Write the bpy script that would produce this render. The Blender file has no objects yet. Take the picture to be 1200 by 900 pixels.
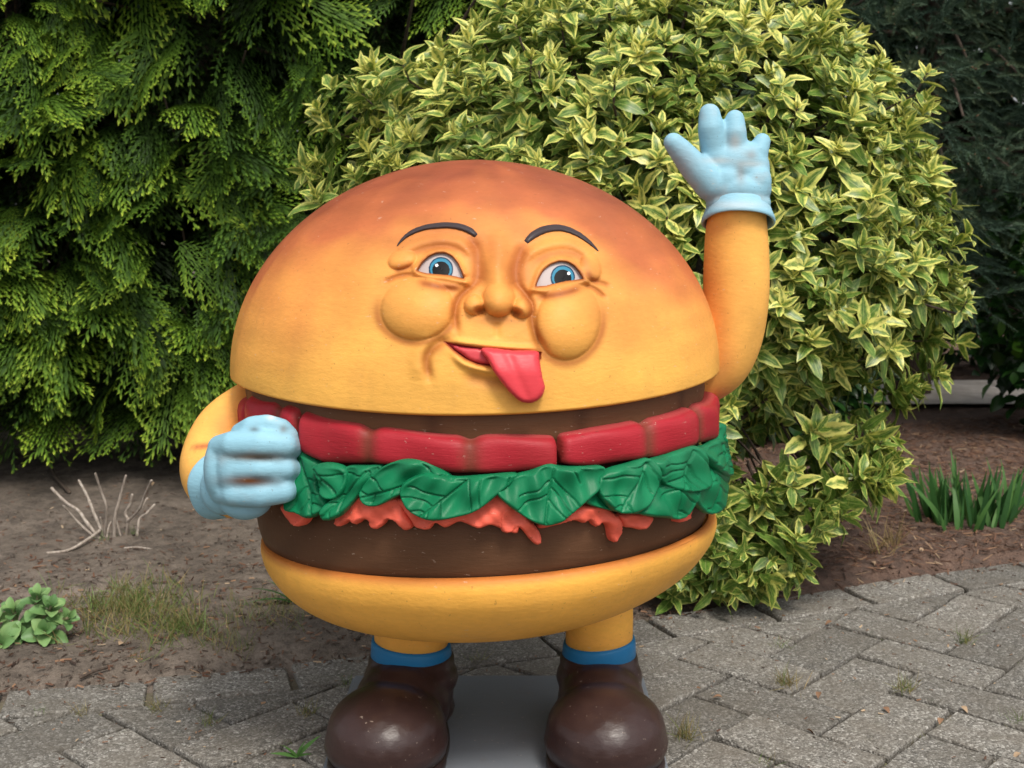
import bpy, bmesh, math, random
import numpy as np
from mathutils import Vector, Matrix, kdtree, geometry, noise as mnoise

random.seed(7); rng = np.random.default_rng(11)
R = math.radians
scene = bpy.context.scene
COL = scene.collection

# ------------------------------------------------------------------ camera
FPX, CAMY, CAMZ, PITCH = 1450.0, -2.3, 1.05, math.atan(220 / 1450.0)
cam_d = bpy.data.cameras.new('camera'); cam = bpy.data.objects.new('camera', cam_d); COL.objects.link(cam)
cam.location = (0, CAMY, CAMZ); cam.rotation_euler = (math.pi / 2 - PITCH, 0, 0)
cam_d.sensor_width = 36; cam_d.lens = FPX / 1200 * 36; cam_d.clip_end = 400; cam_d.clip_start = .02
cam_d.dof.use_dof = True; cam_d.dof.focus_distance = 1.97; cam_d.dof.aperture_fstop = 9.5
scene.camera = cam
scene.render.resolution_x, scene.render.resolution_y = 1024, 768

# ------------------------------------------------------------------ sky, sun, exposure
SUN_EL, SUN_AZ = 58, 158           # degrees; azimuth clockwise from +Y (so 180 is behind the camera)
world = bpy.data.worlds.new('World'); scene.world = world; world.use_nodes = True
wn = world.node_tree.nodes; wl = world.node_tree.links; wn.clear()
sky = wn.new('ShaderNodeTexSky'); sky.sky_type = 'NISHITA'; sky.sun_disc = False
sky.sun_elevation = R(SUN_EL); sky.sun_rotation = R(SUN_AZ); sky.dust_density = 4.0; sky.air_density = 1.0; sky.ozone_density = .6
hs = wn.new('ShaderNodeHueSaturation'); hs.inputs['Saturation'].default_value = .22     # bright, hazy cloud
bgn = wn.new('ShaderNodeBackground'); bgn.inputs['Strength'].default_value = .15
wo = wn.new('ShaderNodeOutputWorld')
wl.new(sky.outputs[0], hs.inputs['Color']); wl.new(hs.outputs[0], bgn.inputs['Color']); wl.new(bgn.outputs[0], wo.inputs['Surface'])
sun_d = bpy.data.lights.new('sun', 'SUN'); sun_d.energy = 1.75; sun_d.angle = R(14); sun_d.color = (1, .93, .82)
sun = bpy.data.objects.new('sun', sun_d); COL.objects.link(sun)
sdir = Vector((math.sin(R(SUN_AZ)) * math.cos(R(SUN_EL)), math.cos(R(SUN_AZ)) * math.cos(R(SUN_EL)), math.sin(R(SUN_EL))))
sun.rotation_euler = sdir.to_track_quat('Z', 'Y').to_euler(); sun.location = sdir * 20
scene.view_settings.view_transform = 'Standard'; scene.view_settings.look = 'None'
scene.view_settings.gamma = 1; scene.view_settings.use_curve_mapping = False
scene.view_settings.exposure = 0.38

# ------------------------------------------------------------------ measuring helpers (photo pixel + real depth -> point)
CP, SP = math.cos(PITCH), math.sin(PITCH)
def ray(px, py):
    u = (px - 600) / FPX; v = (py - 450) / FPX
    return np.array([u, CP - v * SP, -SP - v * CP])
def P(px, py, Y):
    d = ray(px, py); return np.array([0, CAMY, CAMZ]) + d * ((Y - CAMY) / d[1])
def G(px, py, z=0.0):
    d = ray(px, py); return np.array([0, CAMY, CAMZ]) + d * ((z - CAMZ) / d[2])
def proj(v):
    v = np.asarray(v, float) - np.array([0, CAMY, CAMZ])
    dep = v[..., 1] * CP - v[..., 2] * SP
    up = v[..., 1] * SP + v[..., 2] * CP
    return 600 + FPX * v[..., 0] / dep, 450 - FPX * up / dep
def lin(r, g, b, k=1.0):
    f = lambda c: (c / 255 / 12.92 if c / 255 <= .04045 else ((c / 255 + .055) / 1.055) ** 2.4) * k
    return (f(r), f(g), f(b))
def sstep(a, b, x):
    t = np.clip((x - a) / (b - a), 0, 1); return t * t * (3 - 2 * t)

# ------------------------------------------------------------------ object helpers
def tag(o, label=None, cat=None, group=None, kind=None):
    if label: o['label'] = label
    if cat: o['category'] = cat
    if group: o['group'] = group
    if kind: o['kind'] = kind
    return o
WORLDLOC = {}
def empty(name, loc, label, cat, group=None):
    o = bpy.data.objects.new(name, None); COL.objects.link(o); o.location = loc; o.empty_display_size = .05
    WORLDLOC[o.name] = np.array(loc, float); return tag(o, label, cat, group)
def wloc(o):
    return WORLDLOC.get(o.name, np.zeros(3)) if o is not None else np.zeros(3)
def make_mesh(name, verts, faces, smooth=True, col=None, uv=None, tint=None):
    """faces: list of index tuples, or one (n,3)/(n,4) array, or a list of such arrays"""
    me = bpy.data.meshes.new(name); verts = np.asarray(verts, np.float32)
    if isinstance(faces, np.ndarray): faces = [faces]
    if len(faces) and isinstance(faces[0], np.ndarray):
        idx = np.concatenate([f.ravel() for f in faces]).astype(np.int32)
        tot = np.concatenate([np.full(len(f), f.shape[1], np.int32) for f in faces])
        me.vertices.add(len(verts)); me.vertices.foreach_set('co', verts.ravel())
        me.loops.add(len(idx)); me.loops.foreach_set('vertex_index', idx)
        me.polygons.add(len(tot)); st = np.zeros(len(tot), np.int32); st[1:] = np.cumsum(tot)[:-1]
        me.polygons.foreach_set('loop_start', st); me.polygons.foreach_set('loop_total', tot)
    else:
        me.from_pydata(verts.tolist(), [], [tuple(int(i) for i in f) for f in faces])
        idx = None
    me.update(calc_edges=True); me.validate()
    if smooth: me.polygons.foreach_set('use_smooth', np.ones(len(me.polygons), bool))
    if col is not None:
        a = me.color_attributes.new('Col', 'FLOAT_COLOR', 'POINT')
        c = np.ones((len(verts), 4), np.float32); c[:, :3] = col; a.data.foreach_set('color', c.ravel())
    if tint is not None:
        a = me.attributes.new('tint', 'FLOAT', 'POINT'); a.data.foreach_set('value', np.asarray(tint, np.float32))
    if uv is not None:
        l = me.uv_layers.new(name='UVMap'); li = np.empty(len(me.loops), np.int32); me.loops.foreach_get('vertex_index', li)
        l.data.foreach_set('uv', np.asarray(uv, np.float32)[li].ravel())
    return me
def obj(name, me, mat, parent=None, loc=None):
    o = bpy.data.objects.new(name, me); COL.objects.link(o)
    if mat is not None and len(me.materials) == 0: me.materials.append(mat)
    if parent is not None: o.parent = parent
    if loc is not None: o.location = loc
    WORLDLOC[o.name] = wloc(parent) + (np.array(loc, float) if loc is not None else 0)
    return o
def part(name, verts, faces, mat, parent=None, **kw):
    v = np.asarray(verts, float) - wloc(parent)
    return obj(name, make_mesh(name, v, faces, **kw), mat, parent)

def tube_geo(pts, rad, n=12, cap=True, flat=None):
    pts = np.asarray(pts, float); rad = np.broadcast_to(np.asarray(rad, float), (len(pts),)).copy()
    if cap:
        t0 = pts[0] - pts[1]; t0 /= np.linalg.norm(t0) + 1e-9; t1 = pts[-1] - pts[-2]; t1 /= np.linalg.norm(t1) + 1e-9
        ks = (.35, .75, 1.0)
        a = [pts[0] + t0 * rad[0] * math.sin(k * 1.45) for k in ks[::-1]]; ra = [rad[0] * math.cos(k * 1.45) for k in ks[::-1]]
        b = [pts[-1] + t1 * rad[-1] * math.sin(k * 1.45) for k in ks]; rb = [rad[-1] * math.cos(k * 1.45) for k in ks]
        pts = np.vstack([a, pts, b]); rad = np.concatenate([ra, rad, rb])
    m = len(pts); tan = np.gradient(pts, axis=0); tan /= np.linalg.norm(tan, axis=1)[:, None] + 1e-9
    up = np.array([0, 0, 1.]) if abs(tan[0][2]) < .9 else np.array([0, 1., 0])
    nrm = np.cross(up, tan[0]); nrm /= np.linalg.norm(nrm)
    V = []
    for i in range(m):
        nrm = nrm - tan[i] * nrm.dot(tan[i]); nrm /= np.linalg.norm(nrm) + 1e-9; bi = np.cross(tan[i], nrm)
        for k in range(n):
            a = 2 * math.pi * k / n
            V.append(pts[i] + rad[i] * (nrm * math.cos(a) + bi * math.sin(a)))
    F = [(i * n + k, i * n + (k + 1) % n, (i + 1) * n + (k + 1) % n, (i + 1) * n + k) for i in range(m - 1) for k in range(n)]
    F.append(tuple(range(n))[::-1]); F.append(tuple((m - 1) * n + k for k in range(n)))
    return np.array(V), F
def spline(pts, n):
    """Catmull-Rom through rows of pts (any dimension)"""
    p = np.asarray(pts, float); p = np.vstack([2 * p[0] - p[1], p, 2 * p[-1] - p[-2]]); out = []
    segs = len(p) - 3
    for q in np.linspace(0, segs - 1e-6, n):
        i = int(q); t = q - i; a, b, c, d = p[i:i + 4]
        out.append(.5 * (2 * b + (c - a) * t + (2 * a - 5 * b + 4 * c - d) * t * t + (3 * b - a - 3 * c + d) * t ** 3))
    return np.array(out)
def merge(geos):
    V = []; F = []; o = 0
    for v, f in geos:
        V.append(np.asarray(v)); F += [tuple(i + o for i in q) for q in f]; o += len(v)
    return np.vstack(V), F
def blob(chains, voxel=.004, smooth=8):
    """one continuous surface from chains of overlapping balls [(x,y,z,r) or (x,y,z,rx,ry,rz), ...]"""
    bm = bmesh.new()
    for ch in chains:
        ch = [tuple(c) for c in ch]
        items = []
        if len(ch) == 1: items = ch
        else:
            for a, b in zip(ch[:-1], ch[1:]):
                n = max(2, int(np.linalg.norm(np.array(a[:3]) - np.array(b[:3])) / (min(a[3], b[3]) * .22)))
                for k in range(n + 1): items.append(tuple(np.array(a) + (np.array(b) - np.array(a)) * k / n))
        for it in items:
            rr = it[3:] if len(it) == 6 else (it[3],) * 3
            bmesh.ops.create_icosphere(bm, subdivisions=3, radius=1, matrix=Matrix.Translation(it[:3]) @ Matrix.Diagonal((*rr, 1)))
    me = bpy.data.meshes.new('tmp'); bm.to_mesh(me); bm.free()
    o = bpy.data.objects.new('tmp', me); COL.objects.link(o)
    m = o.modifiers.new('r', 'REMESH'); m.mode = 'VOXEL'; m.voxel_size = voxel
    s = o.modifiers.new('s', 'SMOOTH'); s.iterations = smooth; s.factor = .5
    dg = bpy.context.evaluated_depsgraph_get(); dg.update()
    ev = o.evaluated_get(dg).to_mesh()
    v = np.empty(len(ev.vertices) * 3); ev.vertices.foreach_get('co', v)
    f = [tuple(p.vertices) for p in ev.polygons]
    o.evaluated_get(dg).to_mesh_clear(); bpy.data.objects.remove(o); bpy.data.meshes.remove(me)
    return v.reshape(-1, 3), f

# ------------------------------------------------------------------ materials
class NT:
    def __init__(s, name):
        s.m = bpy.data.materials.new(name); s.m.use_nodes = True; s.t = s.m.node_tree; s.t.nodes.clear()
        s.b = s.n('ShaderNodeBsdfPrincipled'); s.o = s.n('ShaderNodeOutputMaterial'); s.l(s.b.outputs[0], s.o.inputs[0])
    def n(s, t, **kw):
        x = s.t.nodes.new(t)
        for k, v in kw.items(): setattr(x, k, v)
        return x
    def l(s, a, b): s.t.links.new(a, b)
    def coord(s, scale=(1, 1, 1), what='Object'):
        c = s.n('ShaderNodeTexCoord'); mp = s.n('ShaderNodeMapping'); mp.inputs['Scale'].default_value = scale
        s.l(c.outputs[what], mp.inputs['Vector']); return mp.outputs[0]
    def noise(s, vec, scale, detail=4, rough=.55):
        x = s.n('ShaderNodeTexNoise'); x.inputs['Scale'].default_value = scale; x.inputs['Detail'].default_value = detail
        x.inputs['Roughness'].default_value = rough
        if vec is not None: s.l(vec, x.inputs['Vector'])
        return x.outputs['Fac']
    def ramp(s, fac, stops):
        x = s.n('ShaderNodeValToRGB'); e = x.color_ramp.elements
        while len(e) < len(stops): e.new(.5)
        for k, (p, c) in enumerate(stops): e[k].position = p; e[k].color = (*c, 1) if len(c) == 3 else c
        s.l(fac, x.inputs[0]); return x.outputs['Color']
    def mix(s, fac, a, b, mode='MIX'):
        x = s.n('ShaderNodeMix', data_type='RGBA', blend_type=mode)
        for sock, val in ((x.inputs[0], fac), (x.inputs[6], a), (x.inputs[7], b)):
            if isinstance(val, (int, float)): sock.default_value = val
            elif isinstance(val, tuple): sock.default_value = (*val, 1)
            else: s.l(val, sock)
        return x.outputs[2]
    def math(s, op, a, b=0.0, clamp=False):
        x = s.n('ShaderNodeMath', operation=op, use_clamp=clamp)
        for sock, val in ((x.inputs[0], a), (x.inputs[1], b)):
            if isinstance(val, (int, float)): sock.default_value = val
            else: s.l(val, sock)
        return x.outputs[0]
    def bump(s, h, strength=.3, dist=.002):
        x = s.n('ShaderNodeBump'); x.inputs['Strength'].default_value = strength; x.inputs['Distance'].default_value = dist
        s.l(h, x.inputs['Height']); s.l(x.outputs[0], s.b.inputs['Normal'])
    def attr(s, name, out='Color'):
        x = s.n('ShaderNodeAttribute'); x.attribute_name = name; return x.outputs[out]
    def color(s, c):
        if isinstance(c, tuple): s.b.inputs['Base Color'].default_value = (*c, 1)
        else: s.l(c, s.b.inputs['Base Color'])
    def rough(s, r):
        if isinstance(r, (int, float)): s.b.inputs['Roughness'].default_value = r
        else: s.l(r, s.b.inputs['Roughness'])

def paint(name, rough=.42, brush=(9, 9, 60), bs=.35, spots=True, base=None, vary=.16, spec=.22):
    """hand-brushed enamel on a fibreglass figure; colour from the painted vertex layer"""
    m = NT(name); c = m.coord(); cb = m.coord(brush)
    col = m.attr('Col') if base is None else base
    n1 = m.noise(c, 14, 5); n2 = m.noise(cb, 4, 5, .65)
    v = m.math('ADD', m.math('MULTIPLY', n1, vary), m.math('MULTIPLY', n2, vary))
    v = m.math('ADD', v, 1 - vary)
    cc = m.n('ShaderNodeCombineColor'); [m.l(v, cc.inputs[k]) for k in range(3)]
    col = m.mix(1.0, col, cc.outputs[0], 'MULTIPLY')
    if spots:
        sp = m.math('GREATER_THAN', m.noise(c, 160, 2, .4), .735)
        col = m.mix(m.math('MULTIPLY', sp, .3), col, (.09, .05, .025))
        fl = m.math('GREATER_THAN', m.noise(m.coord((1, 1, 2.5)), 75, 3, .6), .70)                                   # rubbed and faded flecks
        col = m.mix(m.math('MULTIPLY', fl, .28), col, (.62, .50, .40))
        st_ = m.ramp(m.noise(m.coord((5, 5, .8)), 3.2, 5, .6), [(.52, (0, 0, 0)), (.78, (.13, .13, .13))])             # rain streaks of grime
        col = m.mix(st_, col, (.16, .09, .05))
    m.color(col); m.rough(m.math('ADD', m.math('MULTIPLY', n1, .25), rough - .12))
    h = m.math('ADD', m.math('MULTIPLY', n2, .6), m.math('MULTIPLY', m.noise(c, 90, 3), .25))
    m.bump(h, bs, .003); m.b.inputs['IOR'].default_value = 1.45; m.b.inputs['Specular IOR Level'].default_value = spec
    return m.m
M = {}
M['bun'] = paint('bun_paint', .55, (16, 16, 42), .42, vary=.26, spec=.28)
M['patty'] = paint('patty_paint', .5, (7, 7, 40), .5)
M['tomato'] = paint('tomato_paint', .45, (10, 10, 70), .45)
M['lettuce'] = paint('lettuce_paint', .38, (30, 30, 12), .35, spots=False)
M['glove'] = paint('glove_paint', .5, (14, 14, 50), .5)
M['shoe'] = paint('shoe_paint', .34, (10, 10, 30), .4, spec=.45)
M['plain'] = paint('small_detail_paint', .35, (20, 20, 60), .2, spots=False)
M['plate'] = paint('plate_paint', .42, (6, 30, 6), .25)
M['eye'] = paint('eye_paint', .5, (10, 10, 10), .08, spots=False, vary=.05)

def leafmat(name, build, rough=.4, trans=.25, ior=1.42):
    m = NT(name); m.b.inputs['IOR'].default_value = ior; col = build(m); m.color(col); m.rough(rough)
    tr = m.n('ShaderNodeBsdfTranslucent'); m.l(col, tr.inputs['Color']) if not isinstance(col, tuple) else None
    mx = m.n('ShaderNodeMixShader'); mx.inputs[0].default_value = trans
    m.l(m.b.outputs[0], mx.inputs[1]); m.l(tr.outputs[0], mx.inputs[2]); m.l(mx.outputs[0], m.o.inputs[0])
    return m.m
def osm(m):
    uv = m.n('ShaderNodeUVMap'); sx = m.n('ShaderNodeSeparateXYZ'); m.l(uv.outputs[0], sx.inputs[0])
    t = m.attr('tint', 'Fac')
    w = m.n('ShaderNodeVectorMath', operation='ADD'); m.l(uv.outputs[0], w.inputs[0])
    cx = m.n('ShaderNodeCombineXYZ'); m.l(m.math('MULTIPLY', t, 37.0), cx.inputs[0]); m.l(m.math('MULTIPLY', t, 91.0), cx.inputs[1]); m.l(cx.outputs[0], w.inputs[1])
    d = m.math('ABSOLUTE', m.math('SUBTRACT', sx.outputs[0], .5))             # 0 midrib, .5 margin
    nz = m.noise(w.outputs[0], 4.2, 4, .7)
    e = m.math('ADD', m.math('MULTIPLY', d, 1.5), m.math('MULTIPLY', m.math('SUBTRACT', nz, .5), 1.5))
    yg = m.math('FRACT', m.math('MULTIPLY', t, 7.31))                            # age of the leaf, 1 = young
    e = m.math('ADD', e, m.math('MULTIPLY', m.math('SUBTRACT', yg, .50), .60))
    f = m.n('ShaderNodeMapRange'); f.interpolation_type = 'SMOOTHSTEP'; m.l(e, f.inputs[0]); f.inputs[1].default_value = .22; f.inputs[2].default_value = .74
    green = m.ramp(m.noise(w.outputs[0], 6, 3), [(.3, (.05, .11, .02)), (.55, (.12, .22, .035)), (.8, (.24, .35, .06))])
    cream = m.ramp(yg, [(.1, (.44, .48, .14)), (.6, (.66, .66, .16)), (.95, (.80, .76, .22))])
    col = m.mix(f.outputs[0], green, cream)
    mid = m.math('LESS_THAN', d, .025)
    return m.mix(m.math('MULTIPLY', mid, .5), col, (.45, .50, .17))
M['osm'] = leafmat('variegated_leaf', osm, .36, .22)
def greenleaf(stops):
    def f(m):
        t = m.attr('tint', 'Fac'); c = m.coord()
        x = m.math('ADD', t, m.math('MULTIPLY', m.math('SUBTRACT', m.noise(c, 25, 3), .5), .25))
        return m.ramp(x, stops)
    return f
M['cyp'] = leafmat('cypress_scale', greenleaf([(.0, (.012, .026, .005)), (.22, (.034, .078, .011)), (.5, (.095, .185, .018)), (.75, (.25, .37, .035)), (1., (.50, .60, .07))]), .6, .28, 1.28)
M['spruce'] = leafmat('spruce_needle', greenleaf([(.0, (.014, .028, .018)), (.4, (.036, .068, .045)), (.8, (.08, .125, .075)), (1., (.14, .18, .09))]), .6, .1, 1.3)
M['laurel'] = leafmat('laurel_leaf', greenleaf([(.0, (.012, .04, .010)), (.6, (.035, .11, .018)), (1., (.11, .26, .03))]), .3, .25)
M['far'] = leafmat('dark_backing_leaf', greenleaf([(.0, (.008, .016, .008)), (1., (.020, .042, .016))]), .9, .06, 1.15)
M['sedum'] = leafmat('sedum_leaf', greenleaf([(.0, (.06, .14, .05)), (.5, (.14, .27, .09)), (1., (.30, .44, .17))]), .45, .15)
M['iris'] = leafmat('iris_leaf', greenleaf([(.0, (.012, .045, .014)), (.6, (.04, .12, .028)), (1., (.09, .19, .045))]), .5, .2, 1.3)
M['grass'] = leafmat('grass_blade', greenleaf([(.0, (.30, .22, .10)), (.3, (.22, .20, .07)), (.55, (.10, .15, .04)), (1., (.16, .27, .06))]), .55, .25)
M['litter'] = leafmat('dry_litter', greenleaf([(.0, (.035, .020, .014)), (.5, (.13, .062, .036)), (.85, (.26, .15, .085)), (1., (.42, .31, .20))]), .8, .05)
def bark(name, a, b):
    m = NT(name); c = m.coord((30, 30, 8)); m.color(m.ramp(m.noise(c, 4, 5), [(.3, a), (.7, b)])); m.rough(.85); m.bump(m.noise(c, 6, 4), .5, .003); return m.m
M['bark'] = bark('dark_bark', (.03, .02, .014), (.10, .07, .05))
M['twig'] = bark('dry_twig', (.19, .15, .12), (.46, .40, .34))
M['stemg'] = bark('green_stem', (.10, .12, .05), (.22, .18, .10))

def soil():
    m = NT('garden_soil'); c = m.coord()
    n1 = m.noise(c, 2.2, 6, .62); n2 = m.noise(c, 22, 6, .7); n3 = m.noise(c, 130, 4, .7)
    col = m.ramp(n1, [(.32, (.10, .078, .060)), (.5, (.165, .132, .104)), (.68, (.26, .21, .17))])
    col = m.mix(m.ramp(n2, [(.42, (0, 0, 0)), (.62, (.75, .75, .75))]), col, (.06, .046, .036))
    col = m.mix(m.ramp(n3, [(.60, (0, 0, 0)), (.72, (.7, .7, .7))]), col, (.30, .255, .21))
    # russet needle mulch under the shrubs on the right-hand side of the bed
    g = m.n('ShaderNodeTexCoord'); sx = m.n('ShaderNodeSeparateXYZ'); m.l(g.outputs['Object'], sx.inputs[0])
    k = m.n('ShaderNodeMapRange'); k.interpolation_type = 'SMOOTHSTEP'
    m.l(m.math('ADD', sx.outputs[0], m.math('MULTIPLY', m.math('SUBTRACT', n1, .5), .9)), k.inputs[0]); k.inputs[1].default_value = .1; k.inputs[2].default_value = .75
    rc = m.ramp(n2, [(.35, (.06, .034, .025)), (.55, (.13, .072, .05)), (.7, (.22, .14, .10))])
    col = m.mix(m.math('MULTIPLY', k.outputs[0], .8), col, rc)
    m.color(col); m.rough(.95)
    m.bump(m.math('ADD', m.math('MULTIPLY', n2, .7), m.math('MULTIPLY', n3, .35)), 1.0, .02); return m.m
M['soil'] = soil()
def paver():
    m = NT('exposed_aggregate_concrete'); c = m.coord(); oi = m.n('ShaderNodeObjectInfo')
    w = m.n('ShaderNodeVectorMath', operation='ADD'); m.l(c, w.inputs[0])
    cx = m.n('ShaderNodeCombineXYZ'); m.l(m.math('MULTIPLY', oi.outputs['Random'], 50.0), cx.inputs[0]); m.l(m.math('MULTIPLY', oi.outputs['Random'], 23.0), cx.inputs[1]); m.l(cx.outputs[0], w.inputs[1]); c = w.outputs[0]
    vo = m.n('ShaderNodeTexVoronoi'); vo.inputs['Scale'].default_value = 170; m.l(c, vo.inputs['Vector'])
    vo2 = m.n('ShaderNodeTexVoronoi'); vo2.inputs['Scale'].default_value = 330; m.l(c, vo2.inputs['Vector'])
    sc = m.n('ShaderNodeSeparateColor'); m.l(vo.outputs['Color'], sc.inputs[0]); sc2 = m.n('ShaderNodeSeparateColor'); m.l(vo2.outputs['Color'], sc2.inputs[0])
    st = m.ramp(sc.outputs[0], [(.0, (.055, .050, .043)), (.35, (.125, .116, .102)), (.72, (.21, .197, .175)), (.90, (.32, .305, .275)), (.98, (.52, .50, .46))])
    st2 = m.ramp(sc2.outputs[0], [(.0, (.05, .046, .040)), (.6, (.16, .15, .132)), (.9, (.28, .265, .24)), (.97, (.55, .54, .50))])
    col = m.mix(.5, st, st2)
    n1 = m.noise(c, 9, 6, .65); n0 = m.noise(c, 30, 5, .7)
    dirt = m.ramp(n1, [(.38, (0, 0, 0)), (.72, (.8, .8, .8))])
    col = m.mix(m.math('MULTIPLY', dirt, 1.0), col, (.135, .118, .095))
    col = m.mix(m.ramp(n0, [(.58, (0, 0, 0)), (.75, (.45, .45, .45))]), col, (.085, .09, .055))
    v = m.math('ADD', .74, m.math('MULTIPLY', oi.outputs['Random'], .42))
    cc = m.n('ShaderNodeCombineColor'); [m.l(v, cc.inputs[k]) for k in range(3)]
    m.color(m.mix(1.0, col, cc.outputs[0], 'MULTIPLY')); m.rough(.9)
    h = m.math('ADD', m.math('MULTIPLY', m.math('SUBTRACT', 1.0, vo.outputs['Distance']), .5), m.math('MULTIPLY', n0, .8))
    m.bump(h, .8, .005); return m.m
M['paver'] = paver()
def pale():
    m = NT('pale_gravel'); c = m.coord(); m.color(m.ramp(m.noise(c, 9, 5), [(.3, (.50, .44, .38)), (.7, (.74, .68, .62))])); m.rough(.9); return m.m
M['pale'] = pale()
def joint():
    m = NT('sand_joint'); c = m.coord(); n = m.noise(c, 12, 5, .7); n3 = m.noise(c, 120, 3)
    col = m.ramp(n, [(.35, (.075, .062, .045)), (.55, (.13, .11, .075)), (.72, (.11, .12, .045))])
    m.color(m.mix(m.ramp(n3, [(.55, (0, 0, 0)), (.75, (.6, .6, .6))]), col, (.22, .19, .15))); m.rough(.95); m.bump(n3, .6, .004); return m.m
M['joint'] = joint()

# ------------------------------------------------------------------ ground, paving, bed
tag(part('ground', [(-60, -60, -.03), (60, -60, -.03), (60, 80, -.03), (-60, 80, -.03)], [(0, 1, 2, 3)], M['soil'], smooth=False), kind='structure')
EX = np.array([-6., -1.108, -.333, .416, 1.499, 8.]); EY = np.array([-.85, .249, .418, .752, 1.206, 3.9])    # edge between paving and bed
EX2 = np.linspace(-6, 8, 200); EYS = np.interp(EX2, EX, EY); EYS = np.convolve(np.pad(EYS, 8, mode='edge'), np.ones(17) / 17, 'valid')
edge = lambda x: np.interp(x, EX2, EYS)
def edge_n(x):
    s = (edge(x + .02) - edge(x - .02)) / .04; return math.atan(s)
# bedding sand the pavers lie in
xs = np.linspace(-6, 8, 120); vb = []; fb = []
for x in xs: vb += [(x, -6, -.016), (x, float(edge(x)) + .10, -.016)]
fb = [(2 * i, 2 * i + 2, 2 * i + 3, 2 * i + 1) for i in range(len(xs) - 1)]
paving = tag(part('pavement', vb, fb, M['joint'], smooth=False), kind='structure')
def paver_mesh(poly, seed):
    """one paving stone: outline, worn rounded arris, slightly dished top"""
    rs = np.random.default_rng(seed); p = []
    n = len(poly)
    for i in range(n):
        a, b = np.array(poly[i]), np.array(poly[(i + 1) % n]); L = np.linalg.norm(b - a); k = max(1, int(L / .05))
        for q in range(k): p.append(a + (b - a) * q / k + (rs.normal(0, .0014, 2) if q else 0))
    p = np.array(p); c = p.mean(0); m = len(p); rad = np.linalg.norm(p - c, axis=1)[:, None]; dr = (p - c) / rad; V = []
    for off, z in ((0, -.05), (0, -.007), (.0015, -.0025), (.005, 0.0)):
        V.append(np.column_stack([c + dr * (rad - off), np.full(m, z) + (rs.normal(0, .0008, m) if z > -.01 else 0)]))
    V.append([[c[0], c[1], -.0006]]); V = np.vstack(V)
    F = [(i * m + k, i * m + (k + 1) % m, (i + 1) * m + (k + 1) % m, (i + 1) * m + k) for i in range(3) for k in range(m)] + [(3 * m + k, 3 * m + (k + 1) % m, 4 * m) for k in range(m)]
    me = bpy.data.meshes.new('paver'); me.from_pydata(V.tolist(), [], F); me.materials.append(M['paver']); return me
U = .149; JW = .0048
rect = lambda L, W: [(-L / 2, -W / 2), (L / 2, -W / 2), (L / 2, W / 2), (-L / 2, W / 2)]
pmesh = [paver_mesh(rect(U * 2 - 2 * JW, U - 2 * JW), s_) for s_ in range(10)]
ANG = R(47.6); ca, sa = math.cos(ANG), math.sin(ANG); OX, OY = .703, .119      # one joint corner read off the photo
def in_view(x, y, m=140):
    px, py = proj([x, y, 0]); return -m < px < 1200 + m and 560 < py < 900 + m
np_ = 0
def lay(me, x, y, rot, jit=1.0):
    global np_
    o = bpy.data.objects.new('paver', me); COL.objects.link(o); o.parent = paving; np_ += 1
    o.location = (x, y, random.gauss(0, .0022)); o.rotation_euler = (random.gauss(0, .006), random.gauss(0, .006), rot + random.gauss(0, .008) * jit)
def clip(poly, nrm, c):
    out = []
    for i in range(len(poly)):
        a, b = np.array(poly[i]), np.array(poly[(i + 1) % len(poly)]); da, db = a.dot(nrm) - c, b.dot(nrm) - c
        if da <= 0: out.append(a)
        if da * db < 0: out.append(a + (b - a) * da / (da - db))
    return out
for i in range(-40, 41):
    for j in range(-40, 41):
        mm = (i - j) % 4
        if mm == 0: a, b, rot = i + 1.0, j + .5, 0.0
        elif mm == 2: a, b, rot = i + .5, j + .0, math.pi / 2
        else: continue
        a *= U; b *= U; x = OX + a * ca - b * sa; y = OY + a * sa + b * ca
        if y < -1.2 or not in_view(x, y): continue
        t = edge_n(x); nrm = np.array([-math.sin(t), math.cos(t)]); q = np.array([x, float(edge(x)) - .168 / math.cos(t)]); cc = (q - np.array([x, y])).dot(nrm)
        rt = ANG + rot; cr, sr = math.cos(rt), math.sin(rt); wp = [np.array([u * cr - v * sr, u * sr + v * cr]) for u, v in rect(U * 2 - 2 * JW, U - 2 * JW)]
        if max(p.dot(nrm) for p in wp) <= cc: lay(random.choice(pmesh), x, y, rt + (math.pi if random.random() < .5 else 0))
        elif min(p.dot(nrm) for p in wp) < cc - .03:
            cp_ = clip(wp, nrm, cc); k = np.array(cp_).mean(0); lay(paver_mesh([p - k for p in cp_], (i + 50) * 97 + j + 50), x + k[0], y + k[1], 0, 0)
x = -2.4
while x < 3.2:                                                                   # border course along the bed
    t = edge_n(x); y = float(edge(x)) - .088 / math.cos(t)
    if in_view(x, y): lay(random.choice(pmesh), x, y, t)
    x += (2 * U + .004) * math.cos(t)
print('pavers', np_)
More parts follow.
